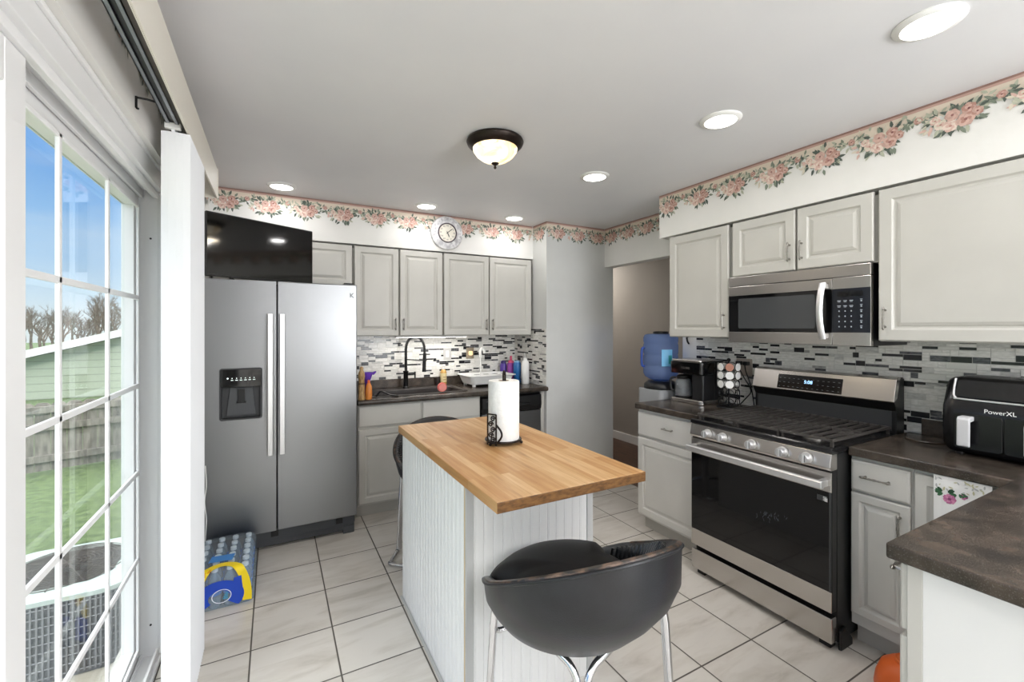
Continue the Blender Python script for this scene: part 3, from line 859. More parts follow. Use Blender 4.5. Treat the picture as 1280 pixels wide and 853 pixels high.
def fhandle(x, parent):
    m = MB(); w = 0.0165
    zs = [1.560, 1.553, 1.30, 1.10, 0.90, 0.655, 0.645, 0.640]
    L = []
    for i, z in enumerate(zs):
        q = (z - 1.1) / 0.46; bow = 0.058 - 0.016 * q * q
        hw = w * (0.92 if z < 0.7 else 1.0)
        L.append([(x + a * hw, FY - bow + b * 0.011, z) for a, b in ((-1, 0.6), (-0.96, -0.6), (-0.8, -0.85), (0.8, -0.85), (0.96, -0.6), (1, 0.6), (0.6, 1), (-0.6, 1))])
    m.loops(L, True, True, True)
    for z in (1.535, 0.672): m.box((x - 0.010, FY - 0.042, z - 0.016), (x + 0.010, FY + 0.001, z + 0.016))
    return m.build('handle', M_handle, parent)
fhandle(-0.022, dl); fhandle(0.047, dr)
disp = MB()
disp.loops([[(a, FY - 0.0005, b) for a, b in rrect(DX0 - 0.004, DZ0 - 0.004, DX1 + 0.004, DZ1 + 0.004, 0.016)],
            [(a, FY - 0.005, b) for a, b in rrect(DX0 - 0.002, DZ0 - 0.002, DX1 + 0.002, DZ1 + 0.002, 0.015)],
            [(a, FY - 0.005, b) for a, b in rrect(DX0 + 0.006, DZ0 + 0.006, DX1 - 0.006, DZ1 - 0.006, 0.010)],
            [(a, FY + 0.040, b) for a, b in rrect(DX0 + 0.008, DZ0 + 0.008, DX1 - 0.008, DZ1 - 0.008, 0.008)]], False, True, False)
dp = disp.build('dispenser', M_darkgrey, t, bevel=0.001)
m = MB(); m.prism([(a, b) for a, b in rrect(DX0 + 0.004, 1.092, DX1 - 0.004, DZ1 - 0.004, 0.008)], FY - 0.009, FY + 0.030, 'xz'); m.build('control_panel', M_blackgloss, dp, bevel=0.001)
m = MB(); cx = (DX0 + DX1) / 2
m.prism([(cx - 0.062, 1.085), (cx + 0.062, 1.085), (cx + 0.083, 0.905), (cx - 0.083, 0.905)], FY + 0.022, FY + 0.040, 'xz')
m.build('chute', M_grille, dp, bevel=0.003)
m = MB(); m.box((cx - 0.020, FY + 0.010, 0.995), (cx + 0.020, FY + 0.020, 1.075)); m.box((cx - 0.026, FY + 0.012, 0.985), (cx + 0.026, FY + 0.021, 0.997)); m.build('paddle', M_black, dp, bevel=0.002)
M_ind = mat('indicator light', '#e6f1ee', 0.5, emit='#e6f4f0', es=1.2)
m = MB()
for i in range(7):
    x = cx - 0.072 + i * 0.024
    m.lathe([(0.0024 if i else 0.0045, 0), (0.0024 if i else 0.0045, 0.0012)], c=(x, FY - 0.009, 1.148), ax='-y', n=10)
    if i: m.box((x - 0.007, FY - 0.0095, 1.134), (x + 0.007, FY - 0.0089, 1.1365))
m.build('indicator', M_ind, dp)
# base grille
m = MB(); m.box((FX0 + 0.01, FY + 0.045, 0.018), (FX1 - 0.012, FY + 0.075, 0.122))
for i in range(5):
    z = 0.028 + i * 0.006
    m.box((FX0 + 0.05, FY + 0.043, z), (FX1 - 0.14, FY + 0.046, z + 0.003))
m.build('base_grille', M_grille, t, bevel=0.001)
for x0, x1 in ((-0.02, 0.025), (0.385, 0.43)):
    MB().box((x0, FY + 0.036, 0.075), (x1, FY + 0.046, 0.112)).build('hinge_clip', M_black, t, bevel=0.002)
for x in (FX0 + 0.02, FX1 - 0.09):
    m = MB(); m.box((x, FY + 0.025, 0.0), (x + 0.075, FY + 0.085, 0.05)); m.build('foot', M_grille, t, bevel=0.004)
MB().box((FX1 - 0.085, FY + 0.02, FT - 0.001), (FX1 - 0.02, FY + 0.09, FT + 0.014)).build('hinge_cover', M_black, t, bevel=0.004)
# small dark emblem near the top corner of the door
m = MB(); ex, ez = 0.487, 1.700
m.tube([(ex - 0.010, FY - 0.001, ez - 0.016), (ex - 0.010, FY - 0.001, ez + 0.016)], 0.0026, n=6)
m.tube([(ex + 0.010, FY - 0.001, ez + 0.016), (ex - 0.006, FY - 0.001, ez), (ex + 0.011, FY - 0.001, ez - 0.016)], 0.0026, n=6)
m.build('emblem', M_darkgrey, dr)

# television lying on the refrigerator, swung a little towards the room
tv = thing('television', 'black flat-screen television standing on top of the refrigerator', 'television', (-0.058, 3.420, FT + 0.001), R(28.6))
W_, H_ = 0.705, 0.398
T_ = lambda p: Vector((p[0], p[1], p[2]))
tilt = 0.0
def TVT(p):
    x, y, z = p; return Vector((x * math.cos(tilt) + (z) * math.sin(tilt), y, 0.001 - x * math.sin(tilt) + z * math.cos(tilt)))
m = MB(TVT); m.prism(rrect(-W_ / 2, 0.012, W_ / 2, 0.012 + H_, 0.006, 3), 0.0, 0.028, 'xz'); m.prism(rrect(-W_ / 4, 0.08, W_ / 4, 0.30, 0.02, 3), 0.028, 0.055, 'xz'); fr = m.build('housing', M_black, tv, local=True, bevel=0.002)
m = MB(TVT); m.prism(rrect(-W_ / 2 + 0.008, 0.026, W_ / 2 - 0.008, H_ + 0.004, 0.002, 2), -0.0012, 0.001, 'xz'); m.build('screen', M_blackgloss, tv, local=True)
for s in (-1, 1):
    m = MB(); m.box((s * 0.20 - 0.012, 0.0, 0.0), (s * 0.20 + 0.012, 0.12, 0.006)); m.box((s * 0.20 - 0.01, 0.008, 0.0), (s * 0.20 + 0.01, 0.022, 0.034)); m.build('foot', M_black, tv, local=True, bevel=0.001)
# ------------------------------------------------------------------ right-hand run: base cabinets and counters
XF = 2.365          # cabinet face; doors stand 20 mm proud of it
XC = 2.330          # counter edge
t = thing('base_cabinet', 'pale grey base cabinet under the coffee maker, beside the doorway', 'cabinet', (XF + 0.28, 2.10, 0), 0)
MB().box((XF, 1.822, 0.10), (XR - 0.006, 2.408, CT - CTH - 0.001)).build('body', M_cabw, t, bevel=0.001)
MB().box((XF + 0.055, 1.822, 0), (XF + 0.075, 2.40, 0.10)).build('toe_kick', M_kick, t)
d = cab_drawer(FR(XF, 2.401, 0.690), 2.401 - 1.836, 0.166, M_cabw, t)
pull(FRu(XF - 0.02, 2.115, 0.778), 0.085, d)
d = cab_door(FR(XF, 2.401, 0.118), 2.401 - 1.836, 0.556, M_cabw, t)
t = thing('base_cabinet', 'narrow grey base cabinet between the range and the corner', 'cabinet', (XF + 0.28, 0.94, 0), 0)
MB().box((XF, 0.823, 0.10), (XR - 0.006, 1.050, CT - CTH - 0.001)).build('body', M_cab, t, bevel=0.001)
MB().box((XF + 0.055, 0.823, 0), (XF + 0.075, 1.050, 0.10)).build('toe_kick', M_kick, t)
d = cab_drawer(FR(XF, 1.046, 0.722), 1.046 - 0.830, 0.140, M_cab, t)
pull(FRu(XF - 0.02, 0.945, 0.795), 0.105, d)
d = cab_door(FR(XF, 1.046, 0.155), 1.046 - 0.830, 0.556, M_cab, t, st=0.045)
pull(frame((XF - 0.02, 0.862, 0.615), (0, -1, 0), (0, 0, 1), (-1, 0, 0)), 0.105, d)
t = thing('corner_cabinet', 'pale grey corner base cabinet behind the floral towel', 'cabinet', (XF + 0.28, 0.66, 0), 0)
MB().box((XF, 0.506, 0.10), (XR - 0.006, 0.821, CT - CTH - 0.001)).build('body', M_cab, t, bevel=0.001)
MB().box((XF + 0.055, 0.530, 0), (XF + 0.075, 0.821, 0.10)).build('toe_kick', M_kick, t)
d = cab_door(FR(XF, 0.817, 0.155), 0.817 - 0.556, 0.707, M_cab, t, st=0.05)

t = thing('countertop', 'short dark granite-look counter under the coffee maker', 'countertop', (2.6, 2.1, CT - CTH), 0)
MB().box((XC, 1.823, CT - CTH), (XR - 0.001, 2.416, CT)).build('slab', M_counter, t, bevel=0.006, seg=3)
t = thing('countertop', 'long dark granite-look counter forming the corner and peninsula', 'countertop', (2.3, 0.5, CT - CTH), 0)
XP, YPF = 1.372, 0.535
m = MB(); m.prism([(XR - 0.001, 1.050), (XC, 1.050), (XC, YPF), (XP, YPF), (XP, -0.42), (XR - 0.001, -0.42)], CT - CTH, CT, 'xy'); m.build('slab', M_counter, t, bevel=0.006, seg=3)
MB().box((XR - 0.022, -0.42, CT), (XR - 0.001, 0.99, 1.0)).build('backsplash_lip', M_counter, t, bevel=0.003)

t = thing('peninsula_cabinet', 'grey and white peninsula base with a plain white end panel', 'cabinet', (1.9, 0.05, 0), 0)
MB().box((1.424, -0.40, 0.10), (XF - 0.002, 0.500, CT - CTH - 0.001)).build('body', M_cab, t)
MB().box((1.50, -0.36, 0), (XF - 0.002, 0.44, 0.10)).build('toe_kick', M_kick, t)
MB().box((1.404, -0.40, 0.0), (1.424, 0.472, CT - CTH - 0.001)).build('end_panel', M_bead, t, bevel=0.001)
MB().box((1.402, 0.472, 0.0), (1.424, 0.502, CT - CTH - 0.001)).build('corner_stile', M_cab, t, bevel=0.0015)
FY_ = lambda x, y, z: frame((x, y, z), (-1, 0, 0), (0, 0, 1), (0, 1, 0))
d = cab_drawer(FY_(1.87, 0.501, 0.700), 0.46, 0.165, M_cab, t)
pull(frame((1.475, 0.521, 0.835), (0, 0, 1), (1, 0, 0), (0, 1, 0)), 0.09, d)
d = cab_door(FY_(1.87, 0.501, 0.115), 0.46, 0.568, M_cab, t)
pull(frame((1.84, 0.521, 0.60), (1, 0, 0), (0, 0, 1), (0, 1, 0)), 0.10, d)
d = cab_door(FY_(2.335, 0.501, 0.115), 0.44, 0.745, M_cab, t)

# ------------------------------------------------------------------ gas range
RX, RY0, RY1 = 2.208, 1.057, 1.817     # door front plane, near side, far side
RB = 2.925
t = thing('gas_range', 'stainless gas range with black oven door and cast-iron grates', 'stove', (2.55, 1.437, 0), 0)
m = MB(); m.box((RX + 0.045, RY0, 0.035), (RB, RY1, 0.895)); m.build('body', M_black, t, bevel=0.002)
for y in (RY0 + 0.02, RY1 - 0.07):
    m = MB(); m.box((RX + 0.03, y, 0), (RX + 0.075, y + 0.05, 0.036)); m.build('foot', M_black, t, bevel=0.003)
m = MB(); m.prism([(RX + 0.153, 0.0), (RX + 0.05, 0.0), (RX + 0.05, 0.085), (RX + 0.09, 0.10), (RX + 0.153, 0.03)], RY0 - 0.014, RY0 - 0.0005, 'xz'); m.build('side_skirt', M_black, t, bevel=0.004)
m = MB(); m.prism(rrect(RY0 + 0.002, 0.036, RY1 - 0.002, 0.152, 0.006, 3), RX + 0.002, RX + 0.044, 'yz'); m.build('storage_drawer', M_steel2, t, bevel=0.004)
# oven door
m = MB(); m.prism([(RY0 + 0.002, 0.178), (RY1 - 0.002, 0.178), (RY1 - 0.002, 0.812), (RY0 + 0.002, 0.812)], RX + 0.006, RX + 0.044, 'yz'); dr_ = m.build('oven_door', M_black, t, bevel=0.002)
MB().box((RX - 0.001, RY0 + 0.002, 0.178), (RX + 0.006, RY1 - 0.002, 0.272)).build('lower_trim', M_steel2, dr_, bevel=0.002)
MB().box((RX - 0.001, RY0 + 0.002, 0.722), (RX + 0.006, RY1 - 0.002, 0.812)).build('upper_trim', M_steel2, dr_, bevel=0.002)
MB().box((RX + 0.0005, RY0 + 0.010, 0.273), (RX + 0.0062, RY1 - 0.002, 0.721)).build('window', M_ovenglass, dr_, bevel=0.001)
m = MB(); m.box((RX - 0.0004, RY0 + 0.005, 0.273), (RX + 0.0062, RY0 + 0.012, 0.721)); m.build('window_edge_trim', M_darkgrey, dr_)
m = MB()
hy0, hy1 = RY0 + 0.012, RY1 - 0.012
m.loops([[(RX - 0.050 + a, y, 0.762 + b) for a, b in ((-0.013, -0.016), (-0.015, -0.012), (-0.015, 0.012), (-0.011, 0.018), (0.004, 0.020), (0.010, 0.014), (0.010, -0.012), (0.002, -0.018))] for y in (hy0, hy0 + 0.05, hy1 - 0.05, hy1)], True, True, False)
for y in (hy0 + 0.004, hy1 - 0.030): m.box((RX - 0.045, y, 0.748), (RX + 0.002, y + 0.026, 0.778))
m.build('handle', M_handle, dr_, bevel=0.003)
m = MB(); m.box((RX - 0.0012, RY0 + 0.018, 0.676), (RX + 0.0002, RY0 + 0.062, 0.700)); m.build('rating_sticker', M_darkgrey, dr_)
m = MB()
for k in range(4): m.box((RX - 0.0016, RY0 + 0.022, 0.679 + 0.005 * k), (RX - 0.001, RY0 + 0.036, 0.6815 + 0.005 * k))
m.box((RX - 0.0016, RY0 + 0.018, 0.676), (RX - 0.001, RY0 + 0.030, 0.692)); m.build('sticker_print', M_white, dr_)
# splash marks on the glass
rnd = random.Random(4)
m = MB()
for k in range(26):
    y, z = 1.335 + rnd.gauss(0, 0.038), 0.505 + rnd.gauss(0, 0.018); L_ = rnd.uniform(0.004, 0.018); a = rnd.uniform(0.9, 2.2)
    dy, dz = math.cos(a) * L_, math.sin(a) * L_
    m.add([(RX + 0.0001, y, z), (RX + 0.0001, y + 0.002, z + 0.0004), (RX + 0.0001, y + dy + 0.0012, z + dz), (RX + 0.0001, y + dy, z + dz)], [(0, 1, 2, 3)])
m.build('splash_marks', flat('dried splash', '#6a727b', 0.7), dr_)
# control panel with five knobs
m = MB(); m.prism([(RX + 0.05, 0.820), (RX - 0.004, 0.820), (RX - 0.014, 0.835), (RX + 0.000, 0.897), (RX + 0.05, 0.897)], RY0 + 0.001, RY1 - 0.001, 'xz'); m.build('control_panel', M_steel2, t, bevel=0.003)
m = MB(); m.box((RX + 0.012, RY0 + 0.002, 0.811), (RX + 0.05, RY1 - 0.002, 0.822)); m.build('panel_gap', M_black, t)
for y in (1.692, 1.594, 1.427, 1.268, 1.156):
    c = (RX - 0.010, y, 0.860)
    k = MB().lathe([(0.025, 0.0), (0.025, 0.010), (0.0225, 0.012), (0.021, 0.034), (0.019, 0.038)], c=c, ax='-x', n=24).build('knob', M_handle, t)
    m = MB(); m.box((c[0] - 0.046, y - 0.0055, 0.860 - 0.020), (c[0] - 0.035, y + 0.0055, 0.860 + 0.020)); m.build('knob_grip', M_handle, k, bevel=0.003)
    m = MB(); m.box((c[0] - 0.0385, y - 0.0085, 0.860 - 0.016), (c[0] - 0.0375, y - 0.0062, 0.860 + 0.016)); m.build('knob_pointer', M_darkgrey, k)
# cooktop
m = MB(); m.prism([(RX + 0.005, 0.897), (RX - 0.006, 0.900), (RX - 0.006, 0.920), (RX + 0.010, 0.926), (RX + 0.03, 0.918), (2.83, 0.918), (2.83, 0.897)], RY0 - 0.002, RY1 + 0.002, 'xz'); m.build('cooktop', flat('black enamel', '#17171a', 0.18, coat=0.4), t, bevel=0.003)
burners = [(2.37, 1.655, 0.040), (2.66, 1.655, 0.032), (2.52, 1.437, 0.045), (2.37, 1.215, 0.036), (2.66, 1.215, 0.040)]
for x, y, r in burners:
    b = MB().lathe([(r + 0.012, 0.918), (r + 0.010, 0.926), (r * 0.9, 0.930)], c=(x, y, 0), n=24).build('burner', flat('burner steel', '#8a8681', 0.4, metal=0.9) if 'burner steel' not in MATS else MATS['burner steel'], t)
    MB().lathe([(r * 0.85, 0.930), (r * 0.88, 0.936), (r * 0.8, 0.941), (r * 0.4, 0.9425)], c=(x, y, 0), n=24).build('burner_cap', M_iron, b)
gy = [RY0 + 0.012, RY0 + 0.258, RY0 + 0.502, RY1 - 0.012]
for k in range(3):
    y0, y1 = gy[k] + 0.002, gy[k + 1] - 0.002
    m = MB(); x0, x1 = RX + 0.035, 2.815; zt = 0.957; hb = 0.012; w = 0.0075
    def bar(a, b, zz=zt):
        a = Vector(a); b = Vector(b); dd = (b - a).normalized(); s_ = Vector((-dd.y, dd.x, 0)) * w
        m.loops([[(p + s_ * 1.0) + Vector((0, 0, -hb)), (p - s_ * 1.0) + Vector((0, 0, -hb)), (p - s_ * 0.75), (p + s_ * 0.75)] for p in (a, b)], True, True, False)
    for yy in (y0 + w, y1 - w): bar((x0, yy, zt - 0.002), (x1, yy, zt - 0.002))
    for xx in (x0 + w, x1 - w): bar((xx, y0, zt - 0.002), (xx, y1, zt - 0.002))
    n_ = 5
    for q in range(1, n_):
        yy = y0 + (y1 - y0) * q / n_
        bar((x0 + 0.01, yy, zt), (x1 - 0.01, yy, zt))
    for xx in ((x0 + x1) / 2,): bar((xx, y0 + 0.005, zt), (xx, y1 - 0.005, zt))
    for xx in (x0 + 0.01, x1 - 0.02):
        for yy in (y0 + 0.004, y1 - 0.016): m.box((xx, yy, 0.917), (xx + 0.012, yy + 0.012, zt - 0.01))
    m.build('grate', M_iron, t, bevel=0.0015)
# backguard
m = MB(); m.prism([(2.835, 0.897), (2.835, 1.035), (2.812, 1.072), (2.806, 1.080), (2.836, 1.200), (2.862, 1.208), (RB, 1.200), (RB, 0.897)], RY0 + 0.001, RY1 + 0.0, 'xz'); bg = m.build('backguard', M_black, t, bevel=0.003)
m = MB(); m.prism([(2.8045, 1.080), (2.803, 1.086), (2.833, 1.2005), (2.860, 1.2095), (2.880, 1.2085), (2.868, 1.19), (2.84, 1.10)], RY0 - 0.001, RY1 + 0.002, 'xz'); m.build('backguard_face', M_steel2, bg, bevel=0.002)
m = MB(); m.prism([(2.834, 0.930), (2.832, 0.930), (2.832, 1.030), (2.834, 1.033)], RY0 + 0.02, RY1 - 0.02, 'xz'); m.build('backguard_lower', M_darkgrey, bg)
ua = Vector((0.030, 0, 0.1145)).normalized()
BGT = frame((2.802, 1.476, 1.082), (0, -1, 0), tuple(ua), (-ua.z, 0, ua.x))
m = MB(BGT); m.prism(rrect(-0.180, 0.010, 0.180, 0.098, 0.002, 2), -0.003, 0.0015, 'xy'); dsp = m.build('display', M_blackgloss, bg, bevel=0.0005)
M_disp = mat('clock digits', '#bfe0ff', 0.5, emit='#9fd0ff', es=1.6)
text('display_digits', '5:08', 0.028, (BGT((0.0, 0.060, 0.0016)), (0, -1, 0), tuple(ua), (-ua.z, 0, ua.x)), M_disp, dsp)
M_mark = flat('grey key print', '#85888c', 0.6)
m = MB(BGT)
for r_ in range(3):
    for c__ in range(13):
        x = -0.165 + c__ * 0.0275
        if abs(x) < 0.04 and r_ == 1: continue
        m.box((x - 0.006, 0.022 + r_ * 0.026, 0.0014), (x + 0.004, 0.0245 + r_ * 0.026, 0.0019))
m.build('key_print', M_mark, dsp)

# ------------------------------------------------------------------ over-the-range microwave
MX, MY0, MY1 = 2.543, 1.049, 1.806
t = thing('microwave', 'stainless over-the-range microwave with a bowed handle, above the range', 'microwave', (2.74, 1.43, 1.375), 0)
MB().box((MX + 0.03, MY0 + 0.002, 1.378), (XR - 0.008, MY1 - 0.002, 1.786)).build('body', M_black, t, bevel=0.003)
MB().box((MX, MY0, 1.727), (MX + 0.03, MY1, 1.785)).build('vent_strip', M_steel2, t, bevel=0.003)
MS = 1.218
m = MB(); m.box((MX + 0.002, MS + 0.001, 1.378), (MX + 0.03, MY1, 1.725)); md = m.build('door', M_black, t, bevel=0.002)
MB().box((MX, MS + 0.001, 1.668), (MX + 0.004, MY1, 1.724)).build('door_upper_trim', M_steel2, md, bevel=0.0015)
MB().box((MX, MS + 0.001, 1.379), (MX + 0.004, MY1, 1.443)).build('door_lower_trim', M_steel2, md, bevel=0.0015)
MB().box((MX + 0.0008, MS + 0.002, 1.4435), (MX + 0.004, MY1 - 0.001, 1.6675)).build('door_glass', M_blackgloss, md)
m = MB(); m.prism(rrect(1.300, 1.465, 1.741, 1.648, 0.008, 3), MX + 0.0002, MX + 0.0012, 'yz'); m.build('window', flat('microwave mesh window', '#46484a', 0.12, coat=0.5), md)
m = MB()
Lh = []
for i in range(13):
    q = -1 + 2 * i / 12
    z = 1.556 + 0.148 * q; bow = 0.020 + 0.034 * (1 - q * q)
    Lh.append([(MX - bow + b * 0.008, 1.254 + a * 0.016, z) for a, b in ((-1, 0.6), (-0.75, -0.5), (-0.3, -1), (0.3, -1), (0.75, -0.5), (1, 0.6), (0.5, 1), (-0.5, 1))])
m.loops(Lh, True, True, True)
for z in (1.425, 1.687): m.box((MX - 0.022, 1.243, z - 0.012), (MX + 0.002, 1.265, z + 0.012))
m.build('handle', M_handle, md)
m = MB(); m.box((MX + 0.001, MY0, 1.378), (MX + 0.03, MS - 0.001, 1.725)); cp = m.build('control_panel', M_steel2, t, bevel=0.002)
MB().box((MX + 0.0002, MY0 + 0.001, 1.4435), (MX + 0.003, MS - 0.002, 1.6675)).build('keypad', flat('blue black keypad', '#171b24', 0.12, coat=0.4), cp)
MB().box((MX - 0.0003, MY0 + 0.03, 1.625), (MX + 0.001, MS - 0.025, 1.652)).build('display', M_blackgloss, cp)
M_key = flat('keypad print', '#b9c0c8', 0.5)
m = MB()
def key(y, z, w, h): m.box((MX - 0.0006, y - w / 2, z - h / 2), (MX + 0.0004, y + w / 2, z + h / 2))
for r_ in range(6):
    z = 1.606 - r_ * 0.0265
    for c__ in range(3):
        y = 1.185 - c__ * 0.027
        if r_ < 2: key(y, z, 0.016, 0.0025); key(y, z - 0.006, 0.012, 0.002)
        else: key(y, z, 0.0045, 0.006)
    key(1.088, z + 0.004, 0.010, 0.0025); key(1.088, z - 0.004, 0.006, 0.006)
m.build('key_print', M_key, cp)
m = MB()
for k in range(2):
    m.box((2.62, 1.15 + k * 0.35, 1.3755), (2.85, 1.35 + k * 0.35, 1.379))
m.build('grease_filter', M_darkgrey, t)

# ------------------------------------------------------------------ kitchen island
IX0, IX1, IY0, IY1 = 0.601, 1.222, 1.209, 2.428
IZ0, IZ1 = 0.893, 0.930
BX0, BX1, BY0, BY1 = 0.615, 1.256, 1.487, 2.394
BX1 = 1.190
t = thing('kitchen_island', 'kitchen island with a butcher-block top and white beadboard base', 'kitchen island', (0.91, 1.9, 0), 0)
m = MB(); m.box((BX0 + 0.004, BY0 + 0.004, 0.0), (BX1 - 0.004, BY1 - 0.004, IZ0 - 0.001)); m.build('base', M_bead, t)
# beadboard panels: grooves cut as geometry
def bead(name, T, W, H, pitch):
    m = MB(T); n = max(1, round(W / pitch)); p = W / n; pts = []
    for i in range(n):
        x = i * p
        pts += [(x, 0.0), (x + 0.004, -0.0025), (x + 0.008, 0.0), (x + 0.011, -0.001), (x + 0.014, 0.0)]
    pts.append((W, 0.0))
    m.loops([[(a, 0, b) for a, b in pts], [(a, H, b) for a, b in pts]], False, False, False, closed=False)
    return m.build(name, M_bead, t, fix=False)
bead('front_panel', frame((BX0 + 0.028, BY0 + 0.0005, 0), (1, 0, 0), (0, 0, 1), (0, -1, 0)), BX1 - BX0 - 0.056, IZ0 - 0.002, 0.04)
bead('side_panel', frame((BX0 + 0.0005, BY1 - 0.004, 0), (0, -1, 0), (0, 0, 1), (-1, 0, 0)), BY1 - BY0 - 0.01, IZ0 - 0.002, 0.042)
m = MB(); m.box((BX0 - 0.003, BY0 - 0.003, 0), (BX0 + 0.028, BY0 + 0.006, IZ0 - 0.002)); m.build('corner_post', M_post, t, bevel=0.002)
m = MB(); m.box((BX1 - 0.028, BY0 - 0.005, 0), (BX1 + 0.003, BY0 + 0.02, IZ0 - 0.002)); m.build('corner_post', M_post, t, bevel=0.002)
m = MB(); m.box((BX0 - 0.004, BY0 + 0.006, 0), (BX0 + 0.004, BY0 + 0.014, IZ0 - 0.002)); m.build('corner_bead', flat('raw wood edge', '#cbb592', 0.6), t)
m = MB(); m.box((BX0 - 0.012, BY0, 0), (BX0, BY1, 0.012)); m.build('base_shoe', M_post, t, bevel=0.003)
tb = MB()
tb.box((IX0, IY0, IZ0), (IX1, IY1, IZ1))
tb.m[2] = 1; tb.m[4] = 1
tb.build('tabletop', [M_butcher, M_endgrain], t, bevel=0.003)
m = MB(); m.lathe([(0.004, 0.0), (0.004, 0.006)], c=(1.205, 1.235, IZ0 - 0.0065), n=10); m.build('screw_head', M_darkgrey, t)

# ------------------------------------------------------------------ stools
M_pleat = mat('glossy pleated leather', '#16181b', 0.22, spec=0.7)
M_cush = mat('matte black leather cushion', '#0d0d0e', 0.5, spec=0.35)
leather(M_cush, '#0c0c0d', '#151516')
M_cush.node_tree.nodes['Principled BSDF'].inputs['Roughness'].default_value = 0.5
def make_stool(loc, label):
    """local frame: +Y is the way the sitter faces; shell is turned a little on its base"""
    t = thing('bar_stool', label, 'bar stool', loc, 0, 'black barrel stools at the island')
    sw = R(29)             # the shell is turned 29 degrees from its base
    RO = 0.307
    def S(az, r, z, fwd=0.0):   # azimuth clockwise from the shell's facing
        r *= 1.03; fwd *= 1.03; z = CAM_H - (CAM_H - z) * 1.03
        a = az - sw
        fx, fy = math.sin(-sw), math.cos(-sw)
        return Vector((r * math.sin(a) + fx * fwd, r * math.cos(a) + fy * fwd, z))
    def rim(az):            # az in degrees from facing: high at the back, falling to the arms' tips
        return 0.728 - 0.150 * math.cos(R(az))
    def body(z):            # outer radius and forward shift of the bowl at height z
        P = ((0.506, 0.05, 0.062), (0.511, 0.12, 0.062), (0.526, 0.185, 0.066), (0.555, 0.236, 0.066), (0.61, 0.276, 0.052), (0.67, 0.293, 0.02), (0.72, 0.303, 0.0), (0.90, RO, 0.0))
        for a, b in zip(P, P[1:]):
            if z <= b[0]:
                q = max(0, (z - a[0]) / (b[0] - a[0])); return a[1] + (b[1] - a[1]) * q, a[2] + (b[2] - a[2]) * q
        return RO, 0.0
    A0 = 54; NA = 72
    azs = [A0 + (360 - 2 * A0) * i / NA for i in range(NA + 1)]
    full = [360 * i / 80 for i in range(80)]
    m = MB(); ring = []
    for z in (0.506, 0.511, 0.518, 0.526, 0.54, 0.555, 0.58, 0.61, 0.625):
        r, f = body(z); r -= 0.005
        ring.append([S(R(a), r, z, f) for a in full])
    m.loops(ring, True, True, True)
    m.build('seat_pan', M_shell, t, local=True)
    def edge(i):            # rounds the two front ends down
        return math.sqrt(min(1, min(i, NA - i) / 4.0))
    def RZ(i): return 0.60 + (rim(azs[i]) - 0.60) * (0.55 + 0.45 * edge(i))
    m = MB(); rows = []
    for i, a in enumerate(azs):
        zr = RZ(i); e = edge(i); row = []
        for k in range(10):
            z = (0.511, 0.518, 0.526, 0.54, 0.555)[k] if k < 5 else 0.555 + (zr - 0.555) * (k - 4) / 5
            r, f = body(z); row.append(S(R(a), r, z, f))
        r, f = body(zr); th = 0.058 * (0.3 + 0.7 * e)
        row.append(S(R(a), r - 0.004, zr + 0.004, f)); row.append(S(R(a), r - 0.016, zr + 0.004, f))
        for q, o in ((0.012, 0.7), (0.04, 1.0), (0.10, 1.0), (0.20, 0.9)):
            z = max(zr - q, 0.56); rr, ff = body(z); row.append(S(R(a), rr - th * o, z, ff))
        rows.append(row)
    m.loops(rows, True, True, True, closed=True)
    m.build('backrest', M_shell, t, local=True)
    pts = []
    for i in range(NA + 1):
        r, f = body(RZ(i)); pts.append(S(R(azs[i]), r + 0.001, RZ(i) - 0.002, f))
    m = MB(); m.tube(pts, 0.005, n=8); m.build('rim_piping', M_shell, t, local=True)
    m = MB(); L = []
    for i in range(6, NA - 5):
        r, f = body(RZ(i)); a = R(azs[i]); z = RZ(i) + 0.004
        L.append([S(a, r - 0.001, z - 0.001, f), S(a, r - 0.004, z + 0.003, f), S(a, r - 0.013, z + 0.004, f), S(a, r - 0.017, z, f)])
    m.loops(L, True, True, True); m.build('worn_rim', M_piping, t, local=True)
    # pleats on the inside of the back
    m = MB()
    for i in range(3, NA - 2):
        a = azs[i] + 2; zr = RZ(i); r, f = body(zr); zr -= 0.034 * max(0, min(1, (i - 16) / 8))
        m.tube([S(R(a), r - 0.020, zr - 0.002, f), S(R(a + 1.0), r - 0.040, zr + 0.001, f), S(R(a + 2.0), r - 0.064, zr - 0.045, f), S(R(a + 2.4), r - 0.066, max(zr - 0.12, 0.60), f)], [0.005, 0.0125, 0.0125, 0.007], n=8)
    m.build('pleats', M_pleat, t, local=True)
    # domed seat cushion
    m = MB(); ring = []
    for k in range(13):
        q = k / 12
        rr = math.cos(q * math.pi / 2) ** 0.6 if k < 12 else 0.015
        rr *= 0.86 + 0.14 * min(1, q * 5)
        z = 0.600 + 0.112 * math.sin(q * math.pi / 2) ** 1.1
        l = []
        for a in full:
            d_ = abs(((a + 180) % 360) - 180)
            w_ = 1 if d_ < 50 else max(0, 1 - (d_ - 50) / 14)
            l.append(S(R(a), rr * (0.230 + 0.068 * w_), z, 0.012))
        ring.append(l)
    m.loops(ring, True, True, True)
    m.build('seat_cushion', M_cush, t, local=True)
    # chrome frame: two side legs with floor runners, a pair of rear legs, footrest
    r_ = 0.0115
    for s in (-1, 1):
        for o in (0.0, 0.026):
            m = MB(); m.tube(smooth_path([(s * 0.18, -0.01 + o, 0.545), (s * 0.235, -0.005 + o, 0.572), (s * 0.270, o, 0.560), (s * 0.285, o, 0.40), (s * 0.302 , o, 0.06)] + ([(s * 0.305, 0.01 + o, 0.02), (s * 0.300, 0.06 + o, 0.0115)] if o else [(s * 0.303, o, 0.0115)]), 6), r_, n=10); m.build('leg', M_chrome, t, local=True)
